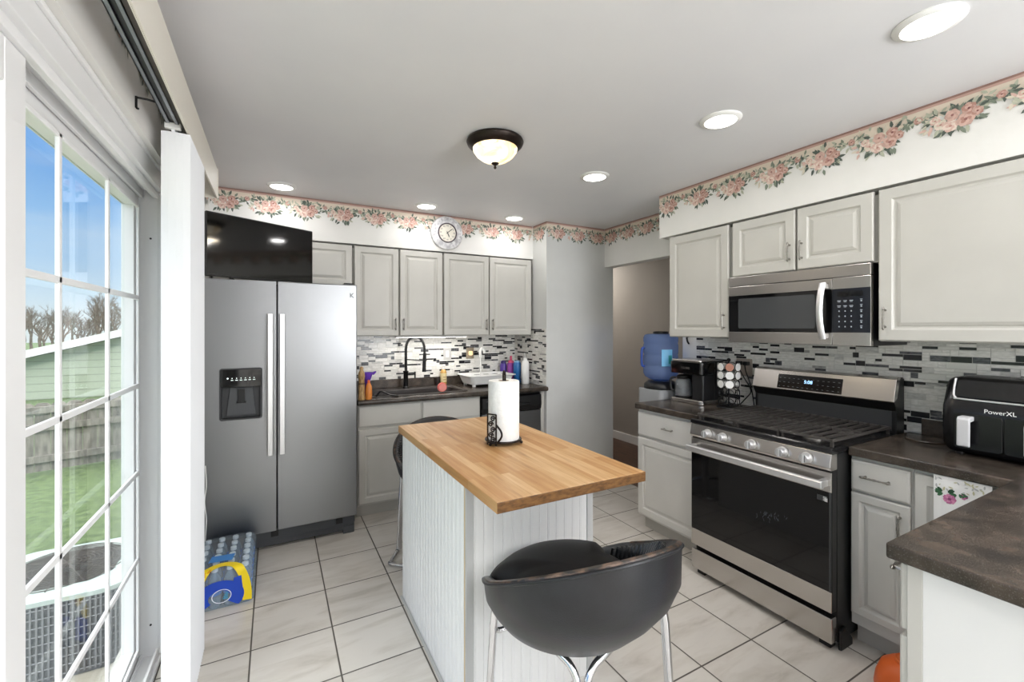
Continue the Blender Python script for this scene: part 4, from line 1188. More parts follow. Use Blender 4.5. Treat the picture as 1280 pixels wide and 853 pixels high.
    m = MB(); m.tube(smooth_path([(-0.30, 0.07, 0.0115), (-0.29, 0.15, 0.0115), (-0.26, 0.19, 0.0115), (0, 0.20, 0.0115), (0.26, 0.19, 0.0115), (0.29, 0.15, 0.0115), (0.30, 0.07, 0.0115)], 6), r_, n=10); m.build('floor_runner', M_chrome, t, local=True)
    for s in (-1, 1):
        m = MB(); m.tube(smooth_path([(s * 0.12, -0.05, 0.495), (s * 0.075, -0.10, 0.485), (s * 0.035, -0.13, 0.465), (s * 0.014, -0.15, 0.42), (s * 0.013, -0.17, 0.30), (s * 0.013, -0.195, 0.05), (s * 0.03, -0.20, 0.0115), (s * 0.12, -0.16, 0.0115), (s * 0.28, -0.02, 0.0115)], 6), r_, n=10); m.build('rear_leg', M_chrome, t, local=True)
    m = MB(); m.tube(smooth_path([(-0.283, 0.012, 0.475), (-0.268, 0.022, 0.452), (-0.22, 0.052, 0.450), (-0.04, 0.165, 0.450), (0.0, 0.185, 0.47), (0.0, 0.185, 0.585)], 6), 0.009, n=8)
    m.box((-0.292, -0.004, 0.462), (-0.272, 0.03, 0.488)); m.build('footrest', M_matteblack if False else M_chrome, t, local=True)
    return t
st = make_stool((0.873, 1.158, 0), 'black leather barrel stool seen from behind, in front of the island')
st.rotation_euler = (0, 0, R(-33))
st2 = dup(st, (0.955, 2.715, 0), R(-33 - 186), 'black leather barrel stool mostly hidden beyond the far end of the island', 'black barrel stools at the island')
st2.scale = (0.97, 0.97, 0.97)
# ------------------------------------------------------------------ vertical blind
t = thing('vertical_blind', 'white vertical blind pushed aside beside the sliding door, under a cream valance', 'blind', (-0.33, 2.2, 2.30), 0)
VX = -0.285
m = MB()
m.box((VX, -0.3, 2.197), (VX + 0.004, 2.975, 2.362))
m.box((XL + 0.001, 2.970, 2.197), (VX + 0.004, 2.975, 2.362))
m.box((VX - 0.004, -0.3, 2.197), (VX, 2.970, 2.205)); m.box((VX - 0.006, -0.3, 2.354), (VX, 2.970, 2.362))
m.build('valance', M_valance, t, bevel=0.001)
m = MB(); m.box((VX + 0.004, 2.9665, 2.195), (VX + 0.0075, 2.978, 2.364)); m.build('valance_end_clip', M_valance, t, bevel=0.001)
M_alu = flat('grey aluminium track', '#8f9296', 0.35, metal=0.8)
m = MB()
hx0, hx1, hz = -0.348, -0.308, 2.215
m.box((hx0, -0.3, hz), (hx0 + 0.003, 2.44, hz + 0.032)); m.box((hx1 - 0.003, -0.3, hz), (hx1, 2.44, hz + 0.032)); m.box((hx0, -0.3, hz + 0.029), (hx1, 2.44, hz + 0.032))
m.box((hx0, -0.3, hz), (hx0 + 0.012, 2.44, hz + 0.002)); m.box((hx1 - 0.012, -0.3, hz), (hx1, 2.44, hz + 0.002))
tr = m.build('head_track', M_alu, t)
m = MB(); m.box((hx0 + 0.003, -0.3, hz + 0.008), (hx1 - 0.003, 2.43, hz + 0.012)); m.build('track_channel', M_black, tr)
m = MB(); m.box((hx0 - 0.004, 2.01, hz - 0.016), (hx1 + 0.004, 2.03, hz + 0.006)); m.build('track_end_cap', M_white, tr, bevel=0.002)
for y in (0.4, 2.3):
    m = MB(); m.box((XL + 0.0005, y - 0.010, hz + 0.034), (hx1 - 0.005, y + 0.010, hz + 0.037)); m.box((XL + 0.0005, y - 0.010, hz + 0.034), (XL + 0.003, y + 0.010, hz + 0.07)); m.box((hx1 - 0.005, y - 0.008, hz + 0.034), (VX, y + 0.008, hz + 0.037)); m.build('mounting_bracket', M_alu, t)
ns = 19
sy0, sy1, sx0, sx1, sz0, sz1 = 2.020, 2.400, -0.364, -0.276, 0.020, 2.190
for i in range(ns):
    y = sy0 + (sy1 - sy0 - 0.006) * i / (ns - 1)
    m = MB()
    L = []
    for x, dy in ((sx0, 0.004), (sx0 + 0.022, 0.001), (sx0 + 0.044, 0.0), (sx1 - 0.022, 0.001), (sx1, 0.004)):
        L.append([(x, y + dy, sz0), (x, y + dy + 0.0015, sz0), (x, y + dy + 0.0015, sz1), (x, y + dy, sz1)])
    m.loops(L, True, True, False)
    m.box((-0.333, y + 0.001, sz1 - 0.004), (-0.323, y + 0.004, hz + 0.006))
    m.build('slat', M_vinyl, t)
b = thing('bracket_hook', 'small black wire bracket on the wall beside the blind track', 'hook', (XL, 1.62, 2.24), 0)
m = MB(); m.tube([(XL + 0.0025, 1.858, 2.224), (XL + 0.030, 1.862, 2.226), (hx0 - 0.001, 1.868, 2.225)], 0.0035, n=6); m.tube([(XL + 0.0035, 1.858, 2.228), (XL + 0.0035, 1.858, 2.190)], 0.0035, n=6)
m.tube([(XL + 0.0035, 1.858, 2.190), (XL + 0.010, 1.858, 2.187)], 0.0035, n=6)
m.build('wire', M_matteblack, b)

# ------------------------------------------------------------------ ceiling lights
cans = [(0.046, 3.50, 'recessed ceiling light above the refrigerator'), (1.096, 3.50, 'recessed ceiling light just before the wall clock'), (1.915, 3.50, 'recessed ceiling light near the pillar corner'),
        (1.860, 2.295, 'recessed ceiling light between dome lamp and doorway'), (1.889, 1.385, 'recessed ceiling light above the range side of the room'), (1.893, 0.622, 'large-looking recessed ceiling light nearest the air fryer corner')]
for x, y, lb in cans:
    t = thing('recessed_light', lb, 'ceiling light', (x, y, CE), 0, 'recessed ceiling lights')
    m = MB(); m.lathe([(0.072, -0.012), (0.088, -0.008), (0.094, -0.003), (0.094, 0.0)], c=(x, y, CE), n=36, cap0=False, cap1=False); m.build('trim_ring', M_white, t)
    m = MB(); m.lathe([(0.0, -0.0095), (0.072, -0.0095)], c=(x, y, CE), n=36, cap0=False, cap1=False); m.build('lens', M_lens, t, fix=False)
    lamp('recessed_lamp', 'AREA', (x, y, CE - 0.014), CAN_W * (0.6 if y > 3 else 1.0), (1.0, 0.985, 0.975), shape='DISK', size=0.135)
for x, y in ((0.4, -0.9), (1.9, -0.6), (0.4, -2.2), (1.9, -2.2)):
    lamp('ceiling_fill_lamp', 'AREA', (x, y, CE - 0.014), FILL_W, (1.0, 0.985, 0.975), shape='DISK', size=0.135)  # extra lamps without fittings, added behind the camera as fill
lamp('hall_fill_lamp', 'AREA', (3.5, 4.9, CE - 0.02), HALL_FILL_W, (1.0, 0.95, 0.88), shape='DISK', size=0.3)  # unseen lamp added to lighten the hall
lx, ly = 1.036, 2.106
t = thing('dome_light', 'bronze flush-mount dome lamp with glowing alabaster glass', 'ceiling lamp', (lx, ly, CE), 0)
m = MB(); m.lathe([(0.120, 0.0), (0.148, -0.004), (0.152, -0.014), (0.146, -0.030), (0.128, -0.046), (0.118, -0.048), (0.112, -0.030)], c=(lx, ly, CE), n=48, cap0=True, cap1=True); m.build('mounting_pan', M_bronze, t)
m = MB(); m.lathe([(0.119, -0.044), (0.117, -0.060), (0.100, -0.085), (0.070, -0.108), (0.035, -0.122), (0.0, -0.126)], c=(lx, ly, CE), n=48, cap0=False, cap1=False); m.build('glass_bowl', M_dome, t)
m = MB(); m.lathe([(0.004, -0.122), (0.019, -0.123), (0.021, -0.127), (0.012, -0.133), (0.005, -0.138), (0.007, -0.144), (0.008, -0.149), (0.004, -0.155), (0.0, -0.156)], c=(lx, ly, CE), n=20); m.build('finial', M_bronze, t)
lamp('dome_lamp', 'AREA', (lx, ly, CE - 0.165), DOME_W, (1.0, 0.86, 0.66), shape='DISK', size=0.20)
t = thing('under_cabinet_light', 'slim white light strip glowing under the cabinet above the sink', 'light strip', (1.27, 3.86, 1.39), 0)
MB().box((0.93, 3.845, 1.384), (1.60, 3.885, 1.400)).build('housing', M_white, t, bevel=0.002)
MB().box((0.94, 3.849, 1.3825), (1.59, 3.881, 1.3845)).build('lens', M_lens, t)
u = lamp('under_cabinet_lamp', 'AREA', (1.265, 3.865, 1.381), 2.6, (1.0, 0.96, 0.9), shape='RECTANGLE', size=0.64, size_y=0.03)

# ------------------------------------------------------------------ wall clock
cx, cz, cy = 1.350, 2.312, YS - 0.001
t = thing('wall_clock', 'round white wall clock with a marbled rim above the cabinets', 'clock', (cx, cy, cz), 0)
M_rim = mat('marbled clock rim', '#dddbdc', 0.35); add_noise_color(M_rim, '#b9b8bb', '#ecebec', ns=22, detail=4, lo=0.35, hi=0.6)
m = MB(); m.lathe([(0.148, 0.0), (0.150, 0.010), (0.145, 0.020), (0.115, 0.030), (0.086, 0.026)], c=(cx, cy, cz), ax='-y', n=56); m.build('rim', M_rim, t)
m = MB(); m.lathe([(0.088, 0.024), (0.087, 0.033), (0.079, 0.033), (0.077, 0.027)], c=(cx, cy, cz), ax='-y', n=48, cap0=False, cap1=False); m.build('bezel', flat('purple brown bezel', '#4c4048', 0.35), t)
m = MB(); m.lathe([(0.0, 0.0275), (0.079, 0.0275)], c=(cx, cy, cz), ax='-y', n=48, cap0=False, cap1=False); fc = m.build('dial', flat('cream dial', '#efe9dc', 0.5), t, fix=True)
M_num = flat('dial numerals', '#6f6870', 0.6)
for h in range(1, 13):
    a = R(30 * h)
    text('numeral', ['I', 'II', 'III', 'IV', 'V', 'VI', 'VII', 'VIII', 'IX', 'X', 'XI', 'XII'][h - 1], 0.021, ((cx + 0.062 * math.sin(a), cy - 0.0278, cz + 0.062 * math.cos(a)), (1, 0, 0), (0, 0, 1), (0, -1, 0)), M_num, fc, ext=0.0003)
def hand(name, deg, L_, w):
    a = R(deg); sx, sz = math.sin(a), math.cos(a); px, pz = cz and sz, -sx
    m = MB(); m.prism([(cx - 0.014 * sx + px * w * .6, cz - 0.014 * sz + pz * w * .6), (cx + L_ * .65 * sx + px * w, cz + L_ * .65 * sz + pz * w), (cx + L_ * sx, cz + L_ * sz), (cx + L_ * .65 * sx - px * w, cz + L_ * .65 * sz - pz * w), (cx - 0.014 * sx - px * w * .6, cz - 0.014 * sz - pz * w * .6)], cy - 0.0305, cy - 0.0295, 'xz')
    return m.build(name, M_black, t)
hand('minute_hand', 50, 0.070, 0.0030); hand('hour_hand', 155, 0.046, 0.0040)
m = MB()
for k in range(28):
    a = R(360 * k / 28); r_ = 0.118 + 0.010 * math.sin(k * 2.2)
    px, pz = cx + r_ * math.cos(a), cz + r_ * math.sin(a)
    for q in range(4):
        b = a + q * 1.57; m.poly([(px + 0.0075 * math.cos(b + w_), cy - 0.0315, pz + 0.0075 * math.sin(b + w_)) if i else (px, cy - 0.0315, pz) for i, w_ in enumerate((0, -0.4, 0, 0.4))])
m.build('rim_pattern', flat('grey lilac print', '#b3aeb8', 0.6), t, fix=False)

# ------------------------------------------------------------------ things on the sink counter
CZ = CT + 0.0005
def bottle(name, label, cat, x, y, prof, mtl, cap=None, capm=None, group=None, z=CZ):
    t = thing(name, label, cat, (x, y, z), 0, group)
    MB().lathe(prof, c=(x, y, z), n=24).build('body', mtl, t)
    if cap: MB().lathe(cap, c=(x, y, z), n=20).build('cap', capm, t)
    return t
# soap pump bottle with amber label
t = bottle('soap_bottle', 'clear amber-labelled hand soap pump bottle beside the dish rack', 'soap bottle', 1.435, 4.045, [(0.028, 0), (0.030, 0.004), (0.030, 0.125), (0.024, 0.140), (0.012, 0.150)], flat('amber soap', '#cfa25a', 0.25))
m = MB(); m.lathe([(0.0305, 0.03), (0.0305, 0.115)], c=(1.435, 4.045, CZ), n=24, cap0=False, cap1=False); m.build('label', flat('yellow soap label', '#e2cf9d', 0.5), t)
m = MB(); m.lathe([(0.013, 0.150), (0.013, 0.162), (0.005, 0.164), (0.005, 0.185)], c=(1.435, 4.045, CZ), n=16); m.tube([(1.435, 4.045, CZ + 0.186), (1.435, 4.02, CZ + 0.188), (1.435, 4.005, CZ + 0.180)], 0.006, n=8); m.build('pump', M_white, t)
m = MB(); m.box((1.42, 4.0135, CZ + 0.05), (1.45, 4.0145, CZ + 0.055)); m.box((1.42, 4.0135, CZ + 0.075), (1.45, 4.0145, CZ + 0.08)); m.build('label_print', flat('brown label print', '#7b5a30', 0.6), t)
t = thing('dark_cup', 'small dark cup behind the sink next to the amber soap', 'cup', (1.375, 4.048, CZ), 0)
m = MB(); m.lathe([(0.022, 0), (0.026, 0.05), (0.026, 0.075), (0.023, 0.075), (0.020, 0.01)], c=(1.375, 4.048, CZ), n=20); m.build('body', flat('dark brown cup', '#2a2220', 0.4), t)

# white dish rack
dx0, dx1, dy0, dy1 = 1.560, 2.045, 3.690, 4.035
t = thing('dish_rack', 'white plastic dish rack tub with cutlery slots', 'dish rack', ((dx0 + dx1) / 2, 3.86, CZ), 0)
m = MB()
def dl_(ins, z, r=0.04): return [(a, b, CZ + z) for a, b in rrect(dx0 + ins, dy0 + ins, dx1 - ins, dy1 - ins, r)]
m.loops([dl_(0.050, 0.020), dl_(0.042, 0.022), dl_(0.030, 0.05), dl_(0.016, 0.095), dl_(-0.004, 0.100), dl_(-0.004, 0.106), dl_(0.020, 0.106), dl_(0.036, 0.05), dl_(0.055, 0.030)], True, True, True)
m.build('tub', M_white, t)
for x in (dx0 + 0.07, dx1 - 0.07):
    for y in (dy0 + 0.07, dy1 - 0.07):
        m = MB(); m.box((x - 0.014, y - 0.014, CZ), (x + 0.014, y + 0.014, CZ + 0.022)); m.build('foot', M_white, t, bevel=0.003)
m = MB()
for i in range(9):
    x = dx0 + 0.11 + i * 0.034
    m.tube(smooth_path([(x, dy0 + 0.06, CZ + 0.035), (x, dy0 + 0.075, CZ + 0.10), (x, dy0 + 0.095, CZ + 0.035)], 4), 0.003, n=6)
m.build('plate_prong', M_white, t)
m = MB()
for i in range(4):
    x = dx0 + 0.10 + i * 0.095
    m.prism(rrect(x, dy0 - 0.0042 + 0.12, x + 0.055, dy0 + 0.15, 0.01, 3), CZ + 0.1062, CZ + 0.1068, 'xy')
m.build('handle_slot', flat('slot shadow grey', '#55575a', 0.7), t)
# bottles in the corner
tm = flat('violet bottle', '#5a3fa0', 0.3); mg = flat('magenta bottle', '#8e3a9a', 0.3); bl = flat('blue bottle', '#2f6fb0', 0.3); pk = flat('pink lid', '#e2577f', 0.35)
bottle('water_bottle', 'violet water bottle, first in the row by the dish rack', 'water bottle', 2.072, 4.020, [(0.033, 0), (0.035, 0.004), (0.035, 0.17), (0.030, 0.185)], tm, [(0.027, 0.185), (0.027, 0.205), (0.015, 0.212)], flat('dark violet lid', '#3d2c74', 0.35), 'water bottles by the pillar')
bottle('water_bottle', 'magenta tumbler with a pink lid between violet and blue bottles', 'water bottle', 2.120, 3.945, [(0.033, 0), (0.037, 0.004), (0.039, 0.185), (0.033, 0.195)], mg, [(0.030, 0.195), (0.028, 0.215), (0.012, 0.222), (0.012, 0.262), (0.003, 0.266)], pk, 'water bottles by the pillar')
bottle('water_bottle', 'blue two-tone water bottle between magenta and white bottles', 'water bottle', 2.140, 3.850, [(0.034, 0), (0.037, 0.004), (0.037, 0.095), (0.0385, 0.097), (0.0385, 0.195), (0.033, 0.205)], bl, [(0.030, 0.205), (0.030, 0.218), (0.010, 0.225)], flat('pale blue lid', '#8fb9dc', 0.35), 'water bottles by the pillar')
t = bottle('water_bottle', 'tall white water bottle beside the pillar', 'water bottle', 2.178, 3.755, [(0.036, 0), (0.039, 0.004), (0.039, 0.195), (0.032, 0.220), (0.021, 0.232)], M_white, [(0.020, 0.232), (0.020, 0.252), (0.008, 0.256)], M_white, 'water bottles by the pillar')
m = MB(); m.tube([(2.178, 3.755, CZ + 0.254), (2.168, 3.75, CZ + 0.300)], 0.004, n=6); m.build('straw', M_white, t)
t = thing('dish_sponge', 'round coral-pink scrubber standing on the sink edge', 'scrubber', (1.252, 3.565, CT + 0.006), 0)
m = MB(); L = []
for r_, y in ((0.030, 0.012), (0.040, 0.008), (0.042, 0.0), (0.040, -0.008), (0.030, -0.012)):
    L.append([(1.252 + r_ * math.cos(R(15 * k)), 3.565 + y, CT + 0.0065 + 0.040 + r_ * 0.95 * math.sin(R(15 * k))) for k in range(24)])
m.loops(L, True, True, True); m.build('pad', flat('coral foam', '#ef8078', 0.8), t)
m = MB(); m.lathe([(0.031, 0.0), (0.031, 0.003)], c=(1.252, 3.5525, CT + 0.0465), ax='-y', n=24); m.build('face', flat('pale coral foam', '#f29a92', 0.8), t)

# items crowded against the refrigerator
t = thing('pepper_mill', 'tall tan wooden mill standing against the refrigerator side of the counter', 'pepper mill', (0.586, 3.498, CZ), 0)
m = MB(); m.lathe([(0.026, 0), (0.027, 0.01), (0.022, 0.05), (0.024, 0.10), (0.021, 0.15), (0.026, 0.175), (0.023, 0.205), (0.012, 0.225), (0.015, 0.24), (0.008, 0.252)], c=(0.586, 3.498, CZ), n=24); m.build('body', add_noise_color(mat('tan turned wood', '#b08a5c', 0.4), '#94703f', '#c9a878', scale=(3, 3, 1), ns=30), t)
m = MB(); m.lathe([(0.0245, 0.118), (0.0245, 0.128)], c=(0.586, 3.498, CZ), n=24, cap0=False, cap1=False); m.build('dark_band', flat('dark mill band', '#5b4028', 0.4), t)
bottle('dish_soap_bottle', 'small orange dish soap bottle beside the tan mill', 'soap bottle', 0.638, 3.492, [(0.022, 0), (0.025, 0.004), (0.026, 0.06), (0.022, 0.10), (0.012, 0.125)], flat('orange soap', '#e08a42', 0.25), [(0.010, 0.125), (0.010, 0.143), (0.004, 0.15)], flat('red orange cap', '#d8632f', 0.35))
t = thing('purple_cup', 'purple plastic cup with a spout behind the orange soap bottle', 'cup', (0.640, 3.562, CZ), 0)
m = MB(); m.lathe([(0.022, 0), (0.022, 0.12), (0.024, 0.14), (0.044, 0.20), (0.041, 0.20), (0.020, 0.14), (0.018, 0.01)], c=(0.640, 3.562, CZ), n=28); m.tube([(0.678, 3.562, CZ + 0.185), (0.695, 3.56, CZ + 0.198), (0.707, 3.56, CZ + 0.204)], [0.012, 0.009, 0.004], n=8); m.build('body', flat('purple plastic', '#6a3fb5', 0.35), t)
t = thing('brush_caddy', 'black wire brush rest lying at the near end of the sink', 'caddy', (0.77, 3.50, CZ), 0)
m = MB(); m.tube(smooth_path([(0.700, 3.522, CT + 0.012), (0.74, 3.515, CT + 0.05), (0.80, 3.512, CT + 0.022), (0.87, 3.510, CT + 0.006)], 6), 0.006, n=8); m.tube(smooth_path([(0.700, 3.540, CT + 0.012), (0.74, 3.535, CT + 0.05), (0.80, 3.530, CT + 0.022), (0.87, 3.528, CT + 0.006)], 6), 0.006, n=8); m.build('wire', M_matteblack, t)

# outlets on the back wall
YW = YB - 0.007
t = thing('outlet_plate', 'grey outlet plate on the mosaic behind the sink', 'outlet', (1.490, YW, 1.215), 0)
M_plate = flat('grey cover plate', '#b9b7b5', 0.4)
m = MB(); m.prism(rrect(1.452, 1.158, 1.530, 1.272, 0.006, 3), YW - 0.006, YW, 'xz'); m.build('plate', M_plate, t, bevel=0.002)
m = MB(); m.prism(rrect(1.475, 1.183, 1.507, 1.247, 0.004, 3), YW - 0.008, YW - 0.006, 'xz'); m.build('rocker', M_white, t, bevel=0.001)
t = thing('outlet_plate', 'tan outlet plate with a plugged-in night light, above the dish rack', 'outlet', (1.735, YW, 1.215), 0)
m = MB(); m.prism(rrect(1.690, 1.160, 1.772, 1.272, 0.006, 3), YW - 0.006, YW, 'xz'); m.build('plate', flat('bronze cover plate', '#9b8f7c', 0.35, metal=0.3), t, bevel=0.002)
m = MB(); m.prism(rrect(1.712, 1.195, 1.750, 1.238, 0.010, 4), YW - 0.030, YW - 0.006, 'xz'); m.build('night_light', flat('night light shade', '#f3dcae', 0.4, emit='#ffdc9a', es=0.5), t, bevel=0.004)
t = thing('bottle_brush', 'white bottle brush on a thin white stem, upright in the dish rack', 'brush', (1.775, 3.93, CZ + 0.03), 0)
m = MB(); m.tube([(1.775, 3.93, CZ + 0.032), (1.777, 3.93, CZ + 0.27)], 0.004, n=6); m.build('handle', M_white, t)
m = MB(); m.tube(smooth_path([(1.777, 3.93, CZ + 0.265), (1.772, 3.93, CZ + 0.31), (1.785, 3.925, CZ + 0.35), (1.805, 3.92, CZ + 0.335), (1.812, 3.918, CZ + 0.30)], 5), 0.014, n=8); m.build('bristles', M_white, t)

# ------------------------------------------------------------------ paper towel on the island
px, py, pz = 0.945, 1.835, IZ1 + 0.0005
t = thing('paper_towel_holder', 'black scrolled wire paper towel holder on the island', 'paper towel holder', (px, py, pz), 0)
m = MB(); m.lathe([(0.080, 0.012), (0.082, 0.015), (0.080, 0.018), (0.004, 0.018)], c=(px, py, pz), n=40); m.tube([(px + 0.083 * math.cos(R(10 * k)), py + 0.083 * math.sin(R(10 * k)), pz + 0.017) for k in range(36)], 0.004, n=8, closed=True); m.build('base', M_bronze, t)
for k in range(3):
    a = R(200 + 120 * k); m = MB(); m.tube([(px + 0.078 * math.cos(a), py + 0.078 * math.sin(a), pz + 0.015), (px + 0.086 * math.cos(a), py + 0.086 * math.sin(a), pz + 0.006)], 0.006, n=8); m.sphere((px + 0.087 * math.cos(a), py + 0.087 * math.sin(a), pz + 0.0065), 0.0065, 10, 8); m.build('foot', M_bronze, t)
m = MB(); m.tube([(px, py, pz + 0.018), (px, py, pz + 0.318)], 0.0045, n=8); m.tube([(px + 0.010, py, pz + 0.018), (px + 0.010, py, pz + 0.318)], 0.0045, n=8)
m.tube(smooth_path([(px, py, pz + 0.316), (px + 0.002, py, pz + 0.330), (px + 0.005, py, pz + 0.334), (px + 0.008, py, pz + 0.330), (px + 0.010, py, pz + 0.316)], 4), 0.0045, n=8); m.build('post', M_bronze, t)
va = R(207); ca, sa = math.cos(va), math.sin(va)     # scrolled side arm
ST = frame((px + 0.088 * ca, py + 0.088 * sa, pz), (-sa, ca, 0), (0, 0, 1), (ca, sa, 0))
m = MB()
for u in (-0.024, 0.024): m.tube([ST((u, 0.0055, 0)), ST((u, 0.145, 0))], 0.0035, n=6)
m.tube([ST((-0.024, 0.145, 0)), ST((0.024, 0.145, 0))], 0.0035, n=6); m.tube([ST((-0.024, 0.015, 0)), ST((0.024, 0.015, 0))], 0.0035, n=6)
for cz_, s in ((0.125, 1), (0.10, -1), (0.075, 1), (0.05, -1), (0.03, 1)):
    m.tube([ST((s * 0.006 + 0.014 * (1 - k / 20) * math.cos(k * 0.55), cz_ + 0.014 * (1 - k / 20) * math.sin(k * 0.55), 0)) for k in range(17)], 0.003, n=6)
m.tube(smooth_path([ST((0.024, 0.10, 0)), ST((0.050, 0.075, 0)), ST((0.054, 0.05, 0)), ST((0.030, 0.018, 0))], 6), 0.0045, n=6)
m.build('scroll_arm', M_bronze, t)
t = thing('paper_towel_roll', 'white paper towel roll standing on the black wire holder', 'paper towel', (px, py, pz + 0.019), 0)
m = MB(); m.lathe([(0.026, 0.0), (0.071, 0.0), (0.0725, 0.003), (0.0725, 0.268), (0.071, 0.271), (0.026, 0.271)], c=(px + 0.003, py, pz + 0.019), n=48, cap0=False, cap1=False); m.tube([(px + 0.0757, py, pz + 0.022), (px + 0.0757, py, pz + 0.287)], 0.0008, n=5); m.build('sheets', M_paper, t)
m = MB(); m.lathe([(0.026, 0.0), (0.026, 0.2705), (0.0235, 0.2705), (0.0235, 0.0)], c=(px + 0.003, py, pz + 0.019), n=32, cap0=False, cap1=False); m.build('core', flat('cardboard core', '#a89078', 0.8), t)

# ------------------------------------------------------------------ coffee corner
kx0, kx1, ky0, ky1 = 2.640, 2.900, 2.085, 2.375
t = thing('coffee_maker', 'black and steel coffee maker with a glass carafe', 'coffee maker', (2.77, 2.22, CZ), 0)
M_kb = flat('coffee maker black', '#1b1b1d', 0.28)
m = MB(); m.prism(rrect(kx0, ky0, kx1, ky1, 0.03), CZ, CZ + 0.030, 'xy'); m.build('base', M_steel2, t, bevel=0.004)
m = MB(); m.lathe([(0.062, 0.030), (0.062, 0.034), (0.05, 0.036)], c=(kx0 + 0.075, 2.305, CZ), n=28); m.build('warming_plate', M_black, t)
m = MB(); m.prism(rrect(kx0 + 0.135, ky0 + 0.004, kx1 - 0.004, ky1 - 0.004, 0.02), CZ + 0.030, CZ + 0.31, 'xy'); m.build('tower', M_kb, t, bevel=0.003)
m = MB(); m.prism(rrect(kx0 + 0.02, ky0 + 0.004, kx0 + 0.15, ky0 + 0.10, 0.012), CZ + 0.030, CZ + 0.21, 'xy'); m.build('reservoir', M_kb, t, bevel=0.003)
m = MB(); m.prism(rrect(kx0 + 0.004, ky0 + 0.002, kx0 + 0.16, ky1 - 0.002, 0.02), CZ + 0.212, CZ + 0.300, 'xy'); hd = m.build('brew_head', M_blackgloss, t, bevel=0.004)
m = MB(); m.prism(rrect(kx0 + 0.002, ky0 + 0.015, kx0 + 0.20, ky1 - 0.015, 0.02), CZ + 0.300, CZ + 0.318, 'xy'); m.build('lid', M_steel2, t, bevel=0.006)
text('logo', 'KEURIG', 0.022, ((kx0 + 0.0035, 2.225, CZ + 0.255), (0, -1, 0), (0, 0, 1), (-1, 0, 0)), M_steel2, hd)
ccx, ccy = kx0 + 0.072, 2.300
m = MB(); m.lathe([(0.052, 0.0365), (0.060, 0.042), (0.062, 0.10), (0.056, 0.145), (0.045, 0.165), (0.044, 0.172), (0.042, 0.172), (0.043, 0.164), (0.054, 0.145), (0.060, 0.10), (0.058, 0.044)], c=(ccx, ccy, CZ), n=32, cap0=True, cap1=True); cf = m.build('carafe', M_carafe, t)
m = MB(); m.lathe([(0.047, 0.168), (0.050, 0.176), (0.050, 0.190), (0.03, 0.198), (0.012, 0.20)], c=(ccx, ccy, CZ), n=28); m.build('carafe_lid', M_black, cf)
m = MB(); m.tube(smooth_path([(ccx - 0.03, ccy + 0.045, CZ + 0.175), (ccx - 0.05, ccy + 0.075, CZ + 0.165), (ccx - 0.05, ccy + 0.075, CZ + 0.09), (ccx - 0.035, ccy + 0.055, CZ + 0.075)], 6), 0.008, n=8); m.build('carafe_handle', M_black, cf)
m = MB(); m.lathe([(0.0, 0.0445), (0.0575, 0.0445), (0.0585, 0.052), (0.0, 0.052)], c=(ccx, ccy, CZ), n=28, cap0=False, cap1=False); m.build('coffee_dregs', flat('brown coffee', '#3b2314', 0.2), cf)

# pod carousel
qx, qy = 2.745, 1.950
t = thing('pod_carousel', 'black wire coffee pod carousel between coffee maker and range', 'pod holder', (qx, qy, CZ), 0)
m = MB(); m.lathe([(0.075, 0), (0.078, 0.004), (0.074, 0.010), (0.02, 0.014)], c=(qx, qy, CZ), n=36); m.build('base', M_matteblack, t)
m = MB(); m.tube([(qx, qy, CZ + 0.01), (qx, qy, CZ + 0.318)], 0.005, n=8); m.sphere((qx, qy, CZ + 0.328), 0.013, 12, 8); m.build('post', M_matteblack, t)
rings = []
NP, TIER = 7, (0.045, 0.105, 0.165, 0.225, 0.282)
for ti, z in enumerate(TIER):
    for k in range(NP):
        a = 2 * math.pi * k / NP + 0.25
        c = Vector((qx + 0.062 * math.cos(a), qy + 0.062 * math.sin(a), CZ + z)); rd = Vector((math.cos(a), math.sin(a), 0.0)); tg = Vector((-rd.y, rd.x, 0))
        m = MB(); m.tube([c + (tg * math.cos(q) + Vector((0, 0, 1)) * math.sin(q)) * 0.0245 for q in [2 * math.pi * i / 20 for i in range(20)]], 0.0024, n=6, closed=True)
        if k % 1 == 0: m.tube([c - tg * 0.0 + Vector((0, 0, -0.0245)), Vector((qx, qy, CZ + z - 0.02))], 0.002, n=5)
        m.build('pod_ring', M_matteblack, t)
        rings.append((ti, k, a, c, rd))
M_pod = flat('white pod cup', '#f0efec', 0.45); M_foil = flat('white pod foil', '#f6f5f2', 0.35); M_foil2 = flat('tan pod foil', '#b9806a', 0.4)
def make_pod(c, rd, lb, foil):
    a = math.atan2(rd.y, rd.x)
    t = thing('coffee_pod', lb, 'coffee pod', c, a, 'coffee pods in the wire carousel')
    MB().lathe([(0.0150, -0.030), (0.0170, -0.026), (0.0212, -0.001), (0.0212, 0.0035)], ax='x', n=20).build('cup', M_pod, t, local=True)
    MB().lathe([(0.0258, 0.0035), (0.0262, 0.0045), (0.0258, 0.0058), (0.0215, 0.0060), (0.0, 0.0064)], ax='x', n=24, cap1=False).build('foil_lid', foil, t, local=True)
    return t
empty = {(0, k) for k in range(NP)} | {(1, k) for k in range(NP)} | {(2, 0), (2, 5)}
pod = None
for ti, k, a, c, rd in rings:
    if (ti, k) in empty: continue
    if ti == 4 and k == 4:
        make_pod(c, rd, 'coffee pod with a tan-brown lid in the top ring of the carousel', M_foil2); continue
    if pod is None: pod = make_pod(c, rd, 'white-lidded coffee pod held in the black wire carousel', M_foil)
    else: dup(pod, c, a, 'white-lidded coffee pod held in the black wire carousel')

